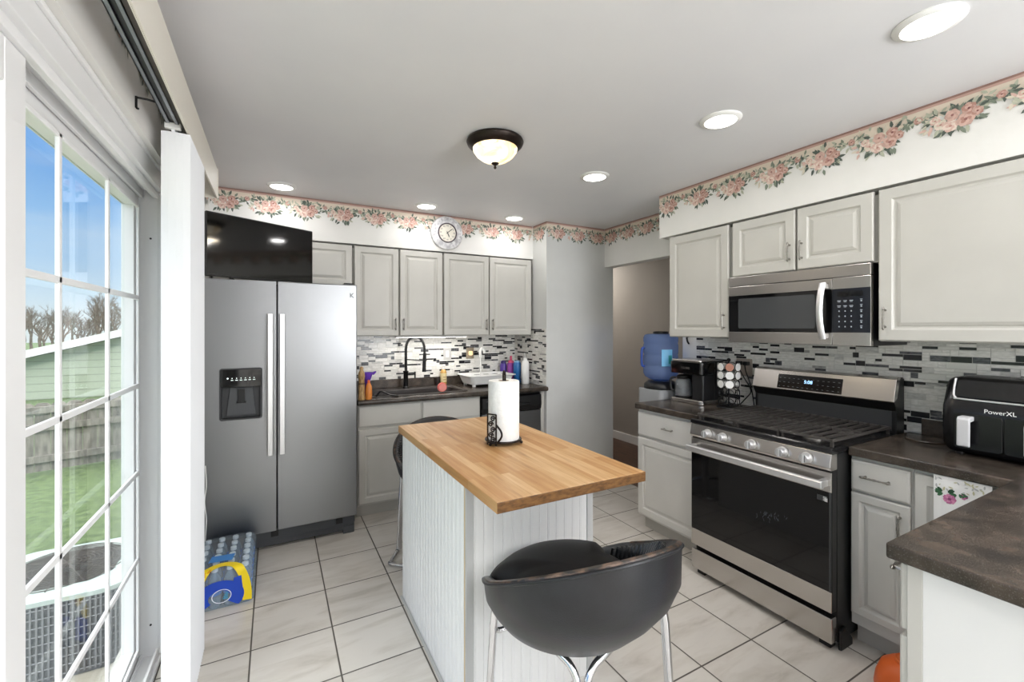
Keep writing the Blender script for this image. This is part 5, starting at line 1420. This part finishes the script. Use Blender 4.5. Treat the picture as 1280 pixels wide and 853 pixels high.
# outlet with the black plug and cord
XW = XR - 0.007
t = thing('outlet_plate', 'beige outlet plate on the mosaic beside the pod carousel', 'outlet', (XW, 1.985, 1.19), 0)
m = MB(); m.prism(rrect(1.905, 1.130, 2.025, 1.250, 0.006, 3), XW - 0.006, XW, 'yz'); m.build('plate', flat('beige cover plate', '#a79c92', 0.4), t, bevel=0.002)
t = thing('power_cable', 'black plugs and drooping cord in the outlet beside the pod carousel', 'power cord', (XW - 0.02, 1.96, 1.2), 0)
m = MB(); m.box((XW - 0.040, 1.975, 1.205), (XW - 0.0062, 2.010, 1.232)); m.box((XW - 0.040, 1.920, 1.205), (XW - 0.0062, 1.955, 1.232)); m.build('plug', M_black, t, bevel=0.005)
m = MB(); m.tube(smooth_path([(XW - 0.04, 1.992, 1.218), (XW - 0.06, 1.975, 1.20), (XW - 0.05, 1.935, 1.12), (XW - 0.035, 1.905, 1.06), (XW - 0.03, 1.90, 1.02), (XW - 0.03, 1.93, 0.98), (XW - 0.025, 1.98, CZ + 0.006)], 8), 0.004, n=6); m.tube(smooth_path([(XW - 0.04, 1.938, 1.218), (XW - 0.055, 1.92, 1.17), (XW - 0.04, 1.90, 1.09), (XW - 0.030, 1.885, 1.0), (XW - 0.03, 1.875, CZ + 0.006)], 8), 0.004, n=6); m.build('cord', M_black, t)

# water cooler just past the end of the counter
jx, jy = 2.735, 2.545
t = thing('water_dispenser', 'grey water dispenser stand behind the counter end, under the blue jug', 'water dispenser', (jx, jy, 0), 0)
m = MB(); m.prism(rrect(jx - 0.13, jy - 0.125, jx + 0.13, jy + 0.125, 0.03), 0.0, 0.985, 'xy'); m.build('body', flat('silver grey plastic', '#9fa1a3', 0.35), t, bevel=0.005)
m = MB(); m.lathe([(0.128, 0.985), (0.132, 0.992), (0.128, 1.020), (0.100, 1.045), (0.090, 1.045)], c=(jx, jy, 0), n=36); m.build('collar', M_black, t)
t = thing('water_jug', 'large translucent blue water jug with a grip on the dispenser', 'water jug', (jx, jy, 1.046), 0)
m = MB(); m.lathe([(0.052, 0.0), (0.085, 0.012), (0.122, 0.035), (0.134, 0.06), (0.134, 0.115), (0.129, 0.122), (0.129, 0.130), (0.134, 0.137), (0.134, 0.20), (0.129, 0.207), (0.129, 0.215), (0.134, 0.222), (0.134, 0.290), (0.129, 0.297), (0.129, 0.305), (0.134, 0.312), (0.134, 0.345), (0.122, 0.368), (0.10, 0.375)], c=(jx, jy, 1.046), n=40); jb = m.build('body', M_bluejug, t)
m = MB(); m.lathe([(0.060, 0.375), (0.060, 0.392), (0.045, 0.396)], c=(jx, jy, 1.046), n=28); m.build('base_cap', M_black, t)
ja = R(150)
m = MB(); m.tube(smooth_path([(jx + 0.128 * math.cos(ja), jy + 0.128 * math.sin(ja), 1.31), (jx + 0.150 * math.cos(ja), jy + 0.150 * math.sin(ja), 1.295), (jx + 0.150 * math.cos(ja), jy + 0.150 * math.sin(ja), 1.175), (jx + 0.128 * math.cos(ja), jy + 0.128 * math.sin(ja), 1.16)], 6), 0.010, n=8); m.build('grip', flat('deep blue plastic', '#34509a', 0.3), jb)
m = MB(); L = []
for z in (1.17, 1.30): L.append([(jx + 0.1352 * math.cos(R(a)), jy + 0.1352 * math.sin(R(a)), z) for a in range(226, 266, 4)])
m.loops(L, False, False, True, closed=False); m.build('label', flat('light blue label', '#6fb4e0', 0.4), jb, fix=False)
m = MB(); L = []
for z in (1.19, 1.255): L.append([(jx + 0.1358 * math.cos(R(a)), jy + 0.1358 * math.sin(R(a)), z) for a in range(248, 264, 4)])
m.loops(L, False, False, True, closed=False); m.build('label_patch', flat('teal patch', '#2b8f98', 0.4), jb, fix=False)
t = thing('wall_hook', 'small black hook on the white wall end above the coffee maker', 'hook', (XR, 2.45, 1.35), 0)
m = MB(); m.tube(smooth_path([(XR - 0.002, 2.455, 1.405), (XR - 0.016, 2.455, 1.39), (XR - 0.018, 2.447, 1.36), (XR - 0.006, 2.443, 1.34)], 5), 0.007, n=8); m.lathe([(0.010, 0), (0.010, 0.003)], c=(XR, 2.455, 1.40), ax='-x', n=14); m.build('hook', M_black, t)

# ------------------------------------------------------------------ air fryer
ax0, ax1, ay0, ay1 = 2.600, 2.905, 0.425, 0.815      # front face at ax0
t = thing('air_fryer', 'black two-basket air fryer with silver handles in the corner', 'air fryer', (2.75, 0.62, CZ), 0)
prof = [(ax0 + 0.03, CZ + 0.008), (ax0 + 0.006, CZ + 0.03), (ax0, CZ + 0.08), (ax0 - 0.002, CZ + 0.16), (ax0 + 0.003, CZ + 0.212), (ax0 + 0.022, CZ + 0.245), (ax0 + 0.060, CZ + 0.318), (ax0 + 0.085, CZ + 0.330), (ax1 - 0.03, CZ + 0.330), (ax1, CZ + 0.30), (ax1, CZ + 0.02), (ax1 - 0.015, CZ + 0.008)]
M_af = flat('air fryer black', '#161618', 0.25)
m = MB(); L = []
def ins(p, k):
    cx_, cz_ = (ax0 + ax1) / 2, CZ + 0.165
    return (p[0] + (cx_ - p[0]) * k, p[1] + (cz_ - p[1]) * k)
for y, k in ((ay0, 0.20), (ay0 + 0.006, 0.09), (ay0 + 0.022, 0.02), (ay0 + 0.045, 0.0), (ay1 - 0.045, 0.0), (ay1 - 0.022, 0.02), (ay1 - 0.006, 0.09), (ay1, 0.20)):
    L.append([(ins(p, k)[0], y, ins(p, k)[1]) for p in prof])
m.loops(L, True, True, True); m.build('body', M_af, t)
for x in (ax0 + 0.05, ax1 - 0.05):
    for y in (ay0 + 0.05, ay1 - 0.05):
        m = MB(); m.lathe([(0.015, 0), (0.015, 0.012)], c=(x, y, CZ), n=12); m.build('foot', M_black, t)
# glossy sloping control glass framed by a silver line
s0, s1 = Vector((ax0 + 0.0195, 0, CZ + 0.2455)), Vector((ax0 + 0.0585, 0, CZ + 0.319)); up = (s1 - s0).normalized(); nn = Vector((-up.z, 0, up.x))
AT = frame((s0.x, 0.62, s0.z), (0, -1, 0), tuple(up), tuple(nn)); hh = (s1 - s0).length
m = MB(AT); m.prism(rrect(-0.150, 0.002, 0.150, hh - 0.002, 0.012, 4), -0.001, 0.0022, 'xy'); gl = m.build('control_glass', M_blackgloss, t, bevel=0.0005)
m = MB(AT); m.tube(smooth_path([(-0.160, hh + 0.004, 0.002), (-0.158, 0.02, 0.002), (-0.150, -0.002, 0.002), (-0.130, -0.008, 0.0015), (0.130, -0.008, 0.0015), (0.150, -0.002, 0.002), (0.158, 0.02, 0.002), (0.160, hh + 0.004, 0.002)], 6), 0.0042, n=8); m.build('trim_line', M_handle, t)
text('logo', 'PowerXL', 0.024, ((ax0 + 0.0015, 0.632, CZ + 0.198), (0, -1, 0), (0, 0, 1), (-1, 0, 0.06)), M_white, t)
for y0, y1 in ((ay0 + 0.05, 0.6195), (0.6225, ay1 - 0.045)):
    yc = (y0 + y1) / 2
    b = MB(); b.prism(rrect(y0, CZ + 0.030, y1, CZ + 0.182, 0.012, 4), ax0 - 0.006, ax0 + 0.02, 'yz'); bk = b.build('basket', M_af, t, bevel=0.003)
    yh = 0.725 if yc > 0.62 else 0.535
    m = MB(); m.prism([(ax0 - 0.004, CZ + 0.172), (ax0 - 0.050, CZ + 0.172), (ax0 - 0.060, CZ + 0.162), (ax0 - 0.060, CZ + 0.050), (ax0 - 0.048, CZ + 0.046), (ax0 - 0.044, CZ + 0.150), (ax0 - 0.004, CZ + 0.152)], yh - 0.020, yh + 0.020, 'xz'); m.build('handle', flat('silver grey handle', '#c9c9cb', 0.35) if 'silver grey handle' not in MATS else MATS['silver grey handle'], bk, bevel=0.004)
m = MB(); m.tube(smooth_path([(ax1 - 0.002, 0.60, CZ + 0.06), (ax1 + 0.015, 0.60, CZ + 0.05), (ax1 + 0.015, 0.66, CZ + 0.009), (ax1 + 0.012, 0.86, CZ + 0.008)], 6), 0.004, n=6); m.build('cord', M_black, t)
t = thing('trivet', 'dark round trivet lying on the counter between range and air fryer', 'trivet', (2.80, 0.935, CZ), 0)
m = MB(); m.lathe([(0.075, 0), (0.078, 0.003), (0.075, 0.007), (0.0, 0.0075)], c=(2.79, 0.925, CZ), n=36, cap1=False); m.build('disc', M_counter, t)

# floral towel over the corner cabinet door
t = thing('kitchen_towel', 'white towel printed with pink flowers hanging on the corner cabinet', 'towel', (2.333, 0.665, 0.86), 0)
TW = frame((2.3415, 0.752, 0.878), (0, -1, 0), (0, 0, -1), (-1, 0, 0))
def tz(u, v): return 0.004 + 0.0035 * math.sin(u * 55) * (0.4 + v * 2)
m = MB(TW); rows = []
for j in range(15):
    v = 0.36 * j / 14
    rows.append([(0.165 * i / 22, v + 0.004 * math.sin(i * 0.9) * (j > 12), tz(0.165 * i / 22, v)) for i in range(23)])
m.loops(rows, False, False, True, closed=False); rows2 = [[(a, b, c - 0.0022) for a, b, c in r] for r in rows]; m.loops(rows2, False, False, True, closed=False)
for k_ in range(len(m.m)): m.m[k_] = 7
rnd = random.Random(9)
lay = [0.0]
def spot(cx_, cy_, r_, mi, n=6, wob=0.3, el=1.0, an=0.0):
    lay[0] += 0.00002; pts = []
    for k in range(n * 2):
        a = math.pi * k / n; q = r_ * (1 - wob * (k % 2)); dx, dy = q * math.cos(a), q * el * math.sin(a)
        x, y = cx_ + dx * math.cos(an) - dy * math.sin(an), cy_ + dx * math.sin(an) + dy * math.cos(an)
        x = min(max(x, 0.002), 0.163); pts.append((x, y, tz(x, y) + 0.0008 + lay[0]))
    m.poly(pts, mi)
for bx, by in ((0.048, 0.085), (0.115, 0.150), (0.045, 0.225), (0.11, 0.29)):
    for k in range(12):
        a = rnd.uniform(0, 6.28); spot(bx - 0.012 + 0.022 * math.cos(a), by - 0.022 + 0.014 * math.sin(a), 0.011, 0 if k % 3 else 1, 4, 0.05, 0.5, a)
    for k in range(7):
        a = k * 0.9; spot(bx + 0.010 * math.cos(a), by + 0.010 * math.sin(a), 0.0105, 2 if k % 2 else 3, 6, 0.15)
    spot(bx, by, 0.006, 4, 6, 0.2)
    for k in range(4):
        a = k * 1.6; spot(bx + 0.040 + 0.006 * math.cos(a), by - 0.022 + 0.006 * math.sin(a), 0.007, 3 if k % 2 else 4, 5, 0.15)
    for k in range(4): spot(bx + 0.030 + 0.005 * k, by - 0.026 + rnd.uniform(-0.008, 0.01), 0.008, 0, 4, 0.05, 0.5, rnd.uniform(0, 3))
for k in range(26):
    spot(rnd.uniform(0.006, 0.16), rnd.uniform(0.008, 0.05), rnd.uniform(0.004, 0.009), 5 if k % 2 else 6, 4, 0.1, 0.4, rnd.uniform(0, 3))
m.build('cloth', [flat('print green', '#3f6a48', 0.8), flat('print dark green', '#2d4b35', 0.8), flat('print pink', '#d992b4', 0.8), flat('print rose', '#c0709a', 0.8), flat('print plum', '#8e4a72', 0.8), flat('print grey', '#b5b6b5', 0.8), flat('print khaki', '#c3bf9f', 0.8), flat('white towel cotton', '#f1f0ee', 0.85)], t, fix=False)

# orange bowl on the floor behind the peninsula
t = thing('floor_bowl', 'orange plastic bowl upside down on the floor beyond the peninsula', 'bowl', (2.26, 0.82, 0), 0)
m = MB(); m.lathe([(0.110, 0.0005), (0.112, 0.006), (0.106, 0.05), (0.090, 0.095), (0.060, 0.122), (0.0, 0.130)], c=(2.235, 0.792, 0), n=40, cap1=False); m.build('bowl', mat('orange plastic', '#d9642a', 0.4), t)
m = MB(); m.lathe([(0.045, 0.124), (0.047, 0.131), (0.043, 0.136), (0.039, 0.131)], c=(2.235, 0.792, 0), n=32); m.build('foot_ring', mat('orange foot ring', '#d66a30', 0.4), t)

# ------------------------------------------------------------------ shrink-wrapped water bottles on the floor
wx0, wx1, wy0, wy1 = -0.385, -0.098, 2.745, 3.215
WH = 0.205
t = thing('bottled_water_pack', 'shrink-wrapped pack of water bottles on the floor before the refrigerator', 'water bottles', (-0.24, 2.98, 0), 0)
M_bcap = flat('white bottle cap', '#f0f2f4', 0.4); M_lbl = flat('blue bottle label', '#3f7fd0', 0.45)
pw, pd = (wx1 - wx0 - 0.012) / 4, (wy1 - wy0 - 0.012) / 6
for i in range(4):
    for j in range(6):
        x, y = wx0 + 0.006 + pw * (i + 0.5), wy0 + 0.006 + pd * (j + 0.5)
        b = MB().lathe([(0.028, 0.001), (0.032, 0.006), (0.032, 0.05), (0.030, 0.055), (0.032, 0.06), (0.032, 0.125), (0.026, 0.150), (0.014, 0.172), (0.013, 0.182)], c=(x, y, 0), n=14).build('bottle', M_bottle, t)
        MB().lathe([(0.0325, 0.064), (0.0325, 0.112)], c=(x, y, 0), n=14, cap0=False, cap1=False).build('bottle_label', M_lbl, b)
        MB().lathe([(0.0155, 0.180), (0.0155, 0.196), (0.013, 0.198)], c=(x, y, 0), n=12).build('bottle_cap', M_bcap, b)
def wr(ins_, z, r=0.035): return [(a, b, z) for a, b in rrect(wx0 + ins_, wy0 + ins_, wx1 - ins_, wy1 - ins_, r, 4)]
m = MB(); m.loops([wr(0.02, 0.0006), wr(-0.002, 0.004), wr(-0.003, 0.06), wr(-0.001, 0.12), wr(-0.003, 0.15), wr(0.004, 0.180), wr(0.022, 0.1985), wr(0.06, 0.2005)], True, True, True); fl = m.build('shrink_film', M_film, t)
# print on the film: yellow arch, blue band, on the face towards the camera and over its top
M_yel = flat('yellow print', '#f3d51c', 0.4); M_blu = flat('blue print', '#1d46b4', 0.4); M_redp = flat('red print', '#c8461e', 0.5); M_wht = flat('white print', '#e6eaf2', 0.5); M_tq = flat('teal print', '#3b93b8', 0.5)
def front(u, v):   # u across the pack, v up the front then over the top
    if v <= 0.178: return Vector((u, wy0 - 0.0052, 0.004 + v))
    if v <= 0.215:
        a = (v - 0.178) / 0.037 * math.pi / 2; return Vector((u, wy0 + 0.020 - 0.0252 * math.cos(a), 0.182 + 0.0215 * math.sin(a)))
    return Vector((u, wy0 + 0.020 + (v - 0.215), 0.2035))
def band(center, rx, ry, w, a0, a1, mtl, n=40, nm='print_band', off=0.0, wy=None):
    m = MB(); rows = []
    for i in range(n + 1):
        a = R(a0 + (a1 - a0) * i / n); row = []
        for k in range(5):
            q = k / 4
            u = center[0] + (rx + w * (q - 0.5)) * math.cos(a); v = center[1] + (ry + (wy or w) * (q - 0.5)) * math.sin(a)
            u = min(max(u, wx0 + 0.002), wx1 - 0.002); p = front(u, max(v, 0.002)); row.append(p + Vector((0, -off, off)))
        rows.append(row)
    m.loops(rows, False, False, True, closed=False); return m.build(nm, mtl, fl, fix=False)
uc = (wx0 + wx1) / 2
band((uc, 0.035), 0.115, 0.215, 0.042, -6, 186, M_yel, off=0.0002, nm='yellow_arch')
band((uc - 0.01, 0.056), 0.080, 0.062, 0.062, -40, 220, M_blu, off=0.0004, nm='blue_ring', wy=0.05)
m = MB()
def fpoly(pts, off): m.poly([front(a, b) + Vector((0, -off, off)) for a, b in pts])
fpoly([(uc + 0.052, 0.02), (uc + 0.098, 0.05), (uc + 0.088, 0.15), (uc + 0.055, 0.145), (uc + 0.05, 0.09)], 0.0005); m.build('blue_band', M_blu, fl, fix=False)
m = MB()
for k, (du, dv) in enumerate(((-0.082, 0.176), (-0.060, 0.196))):
    for s in range(3): fpoly([(uc + du + 0.004 * s - 0.004, dv + 0.008 * s), (uc + du + 0.012, dv + 0.008 * s + 0.004), (uc + du + 0.012, dv + 0.008 * s + 0.008), (uc + du + 0.004 * s - 0.004, dv + 0.008 * s + 0.004)], 0.0008)
m.build('red_mark', M_redp, fl, fix=False)
band((uc + 0.0, 0.062), 0.042, 0.034, 0.0035, 0, 360, M_wht, off=0.0007, nm='white_outline', wy=0.0035)
m = MB()
for k in range(4): fpoly([(uc + 0.005 + 0.004 * k, 0.045 + 0.009 * k), (uc + 0.028, 0.045 + 0.009 * k), (uc + 0.028, 0.051 + 0.009 * k), (uc + 0.005 + 0.004 * k, 0.051 + 0.009 * k)], 0.0008)
m.build('teal_print', M_tq, fl, fix=False)
m = MB(); fpoly([(uc - 0.07, 0.30), (uc + 0.04, 0.285), (uc + 0.05, 0.36), (uc - 0.06, 0.37)], 0.0004); m.build('blue_top_band', flat('pale blue print', '#3f86cf', 0.4), fl, fix=False)
t = thing('power_cable', 'thin white cable hanging beside the refrigerator', 'cable', (-0.385, 3.27, 0.01), 0)
m = MB(); m.tube(smooth_path([(-0.372, 3.272, 0.62), (-0.366, 3.265, 0.50), (-0.376, 3.268, 0.40), (-0.366, 3.262, 0.30), (-0.370, 3.268, 0.20), (-0.378, 3.27, 0.02), (-0.385, 3.28, 0.006)], 8), 0.0035, n=6); m.build('cable', M_white, t)

# ------------------------------------------------------------------ outside the sliding door
GZ = -0.42
M_grass = mat('lawn grass', '#6f8a4c', 0.9); add_noise_color(M_grass, '#465834', '#66784c', scale=(1, 1, 1), ns=14, detail=8, bump=0.3)
struct(MB().box((-60, -8, GZ - 0.3), (-0.66, 80, GZ)).build('ground', M_grass))
struct(MB().box((-0.66, 4.3, GZ - 0.3), (60, 80, GZ)).build('ground', M_grass))
struct(MB().box((-1.9, -1.0, GZ), (-0.72, 4.0, GZ + 0.03)).build('patio_slab_ground', flat('pale concrete', '#b9b2a4', 0.8)))
struct(MB().box((-0.66, -3.2, GZ - 0.2), (-0.56, 4.3, -0.1)).build('wall_left_footing', flat('foundation', '#a9a7a2', 0.8)))
# air-conditioner condenser
a0x, a1x, a0y, a1y, az = -1.42, -0.72, 3.17, 3.87, 0.055
az0 = GZ + 0.031
t = thing('condenser_unit', 'grey outdoor air-conditioner condenser with a dark round fan grille', 'air conditioner', ((a0x + a1x) / 2, 3.52, az0), 0)
M_cond = flat('condenser grey', '#8d8e92', 0.5, metal=0.2); M_condl = flat('condenser pale rim', '#bcc8c4', 0.45)
m = MB(); m.prism(rrect(a0x + .01, a0y + .01, a1x - .01, a1y - .01, 0.12, 8), az0, az - 0.012, 'xy'); m.build('core', flat('condenser fins', '#6a6c71', 0.6), t)
m = MB(); P = rrect(a0x, a0y, a1x, a1y, 0.13, 10)
PP = []
for i in range(len(P)):
    a, b = Vector((*P[i], 0)), Vector((*P[(i + 1) % len(P)], 0)); n_ = max(1, int((b - a).length / 0.022))
    for k in range(n_): PP.append(a + (b - a) * k / n_)
for p in PP: m.box((p.x - 0.004, p.y - 0.004, az0 + 0.02), (p.x + 0.004, p.y + 0.004, az - 0.012))
for z in [az0 + 0.03 + 0.045 * k for k in range(9)]: m.tube([(p.x, p.y, z) for p in PP[::2]], 0.0035, n=5, closed=True)
m.build('louver_guard', M_cond, t)
acx, acy = (a0x + a1x) / 2, 3.52
outer = [(a, b) for a, b in rrect(a0x - .008, a0y - .008, a1x + .008, a1y + .008, 0.135, 9)]
n_ = len(outer)
def ringpts(r, z): return [(acx + r * math.cos(math.atan2(b - acy, a - acx)), acy + r * math.sin(math.atan2(b - acy, a - acx)), z) for a, b in outer]
m = MB(); m.loops([[(a, b, az - 0.03) for a, b in outer], [(a, b, az - 0.006) for a, b in outer], [(acx + (a - acx) * .97, acy + (b - acy) * .97, az) for a, b in outer], ringpts(0.305, az + 0.012), ringpts(0.285, az + 0.002)], False, False, True); m.build('top_rim', M_condl, t)
m = MB(); m.lathe([(0.0, az - 0.008), (0.288, az - 0.008)], c=(acx, acy, 0), n=40, cap0=False, cap1=False); m.build('fan_well', flat('dark fan well', '#3c3733', 0.7), t)
m = MB()
for k in range(1, 15): m.tube([(acx + 0.02 * k * math.cos(R(10 * q)), acy + 0.02 * k * math.sin(R(10 * q)), az + 0.012 + 0.02 * (1 - k / 15)) for q in range(36)], 0.0025, n=5, closed=True)
for q in range(12): m.tube([(acx, acy, az + 0.032), (acx + 0.29 * math.cos(R(30 * q)), acy + 0.29 * math.sin(R(30 * q)), az + 0.010)], 0.003, n=5)
m.build('fan_grille', flat('fan grille brown', '#5a534e', 0.6), t)

# picket fence across the lawn
M_fence = mat('weathered fence board', '#7d7872', 0.85); add_noise_color(M_fence, '#6a655f', '#989189', scale=(6, 6, 1), ns=4)
t = thing('wooden_fence', 'weathered grey wooden fence along the far edge of the lawn', 'fence', (-3, 7.83, GZ), 0)
fa, fb = Vector((-8.0, 6.2, GZ)), Vector((3.0, 9.85, GZ)); fd = (fb - fa).normalized(); fn = Vector((-fd.y, fd.x, 0)); FL = (fb - fa).length
FTf = frame(fa, fd, (0, 0, 1), fn)
rnd = random.Random(2)
m = MB(FTf); n_ = int(FL / 0.15)
for i in range(n_):
    u = i * 0.15; hgt = 0.90 + rnd.uniform(-0.015, 0.015)
    m.prism([(u + 0.002, 0.02), (u + 0.148, 0.02), (u + 0.148, hgt - 0.03), (u + 0.115, hgt), (u + 0.033, hgt), (u + 0.002, hgt - 0.03)], 0.0, 0.018, 'xy')
m.build('boards', M_fence, t)
for z in (0.14, 0.55, 0.78):
    m = MB(FTf); m.box((0, z, -0.045), (FL, z + 0.085, -0.001)); m.build('rail', M_fence, t)
for k in range(6):
    m = MB(FTf); u = 0.2 + k * 2.25; m.box((u, 0, -0.10), (u + 0.09, 0.86, -0.046)); m.build('post', M_fence, t)

# neighbour's house
M_side = mat('pale green siding', '#b9c4b4', 0.6)
def siding(m):
    t, b, N, L = nt(m)
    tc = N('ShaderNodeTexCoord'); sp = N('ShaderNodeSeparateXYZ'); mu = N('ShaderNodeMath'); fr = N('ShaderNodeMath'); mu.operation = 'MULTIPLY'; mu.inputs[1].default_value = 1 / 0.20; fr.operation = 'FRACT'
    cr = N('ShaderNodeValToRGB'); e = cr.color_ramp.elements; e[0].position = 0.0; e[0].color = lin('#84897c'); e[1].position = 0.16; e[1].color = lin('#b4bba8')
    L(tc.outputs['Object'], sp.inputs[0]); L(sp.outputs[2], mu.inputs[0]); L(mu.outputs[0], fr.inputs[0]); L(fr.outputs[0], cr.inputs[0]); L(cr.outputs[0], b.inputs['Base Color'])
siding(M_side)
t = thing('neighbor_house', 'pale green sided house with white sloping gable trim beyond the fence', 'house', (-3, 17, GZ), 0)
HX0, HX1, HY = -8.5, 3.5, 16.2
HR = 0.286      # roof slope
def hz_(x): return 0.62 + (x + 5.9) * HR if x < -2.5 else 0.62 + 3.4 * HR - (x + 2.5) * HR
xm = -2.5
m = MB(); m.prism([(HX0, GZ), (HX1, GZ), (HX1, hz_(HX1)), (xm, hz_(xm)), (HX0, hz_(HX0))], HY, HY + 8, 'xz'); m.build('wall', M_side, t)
m = MB(); m.prism([(HX0 - .3, hz_(HX0) - .3 * HR), (xm, hz_(xm)), (HX1 + .3, hz_(HX1) - .3 * HR), (HX1 + .3, hz_(HX1) - .3 * HR + 0.20), (xm, hz_(xm) + 0.20), (HX0 - .3, hz_(HX0) - .3 * HR + 0.20)], HY - 0.36, HY - 0.33, 'xz'); m.build('rake_trim', M_white, t)
m = MB(); m.prism([(HX0 - .3, hz_(HX0) - .3 * HR + 0.03), (xm, hz_(xm) + 0.03), (HX1 + .3, hz_(HX1) - .3 * HR + 0.03), (HX1 + .3, hz_(HX1) - .3 * HR + 0.19), (xm, hz_(xm) + 0.19), (HX0 - .3, hz_(HX0) - .3 * HR + 0.19)], HY - 0.33, HY + 8.3, 'xz'); m.build('roof', flat('grey shingles', '#6c6a68', 0.9), t)

# bare trees along the horizon
M_bark = mat('bare winter bark', '#6b5c50', 0.9); add_noise_color(M_bark, '#5a4d43', '#7f6f60', ns=6)
def tree(x, y, h, seed, label):
    rnd = random.Random(seed); m = MB(); cnt = [0]
    def grow(p, d, ln, r, lvl):
        q = p + d * ln
        bend = Vector((rnd.uniform(-1, 1), rnd.uniform(-1, 1), rnd.uniform(-0.2, 0.6))) * ln * 0.10
        m.tube([p, (p + q) * 0.5 + bend, q], [r, r * 0.82, r * 0.62], n=4 if lvl > 1 else 6, smooth=True)
        if lvl >= 5: return
        for k in range(3 if lvl < 4 else 4):
            dd = (d + Vector((rnd.uniform(-1, 1), rnd.uniform(-1, 1), rnd.uniform(-0.15, 0.75))) * 0.75).normalized()
            grow(p + d * ln * rnd.uniform(0.45, 1.0), dd, ln * rnd.uniform(0.55, 0.78), r * 0.55, lvl + 1)
    grow(Vector((x, y, GZ - 0.02)), Vector((rnd.uniform(-.1, .1), rnd.uniform(-.1, .1), 1)).normalized(), h * 0.33, h * 0.022, 0)
    o = m.build('bare_tree', M_bark)
    return tag(o, label, 'tree', 'bare trees beyond the neighbouring house')
TL = 'bare brown winter tree on the horizon behind the pale green house'
k = 0
for row, (d, hh_) in enumerate(((27, 3.5), (32, 4.2), (38, 5.0))):
    for i in range(9):
        px_ = 5 + i * 24 + row * 11
        tt_ = (px_ - 640) / 550
        dirx, diry = tt_ * 0.8797 + 0.4755, -tt_ * 0.4755 + 0.8797
        rnd = random.Random(100 + k)
        tree(dirx * d, diry * d, hh_ * rnd.uniform(0.85, 1.12) * (1.0 if px_ < 120 else 1.25), 50 + k, TL); k += 1
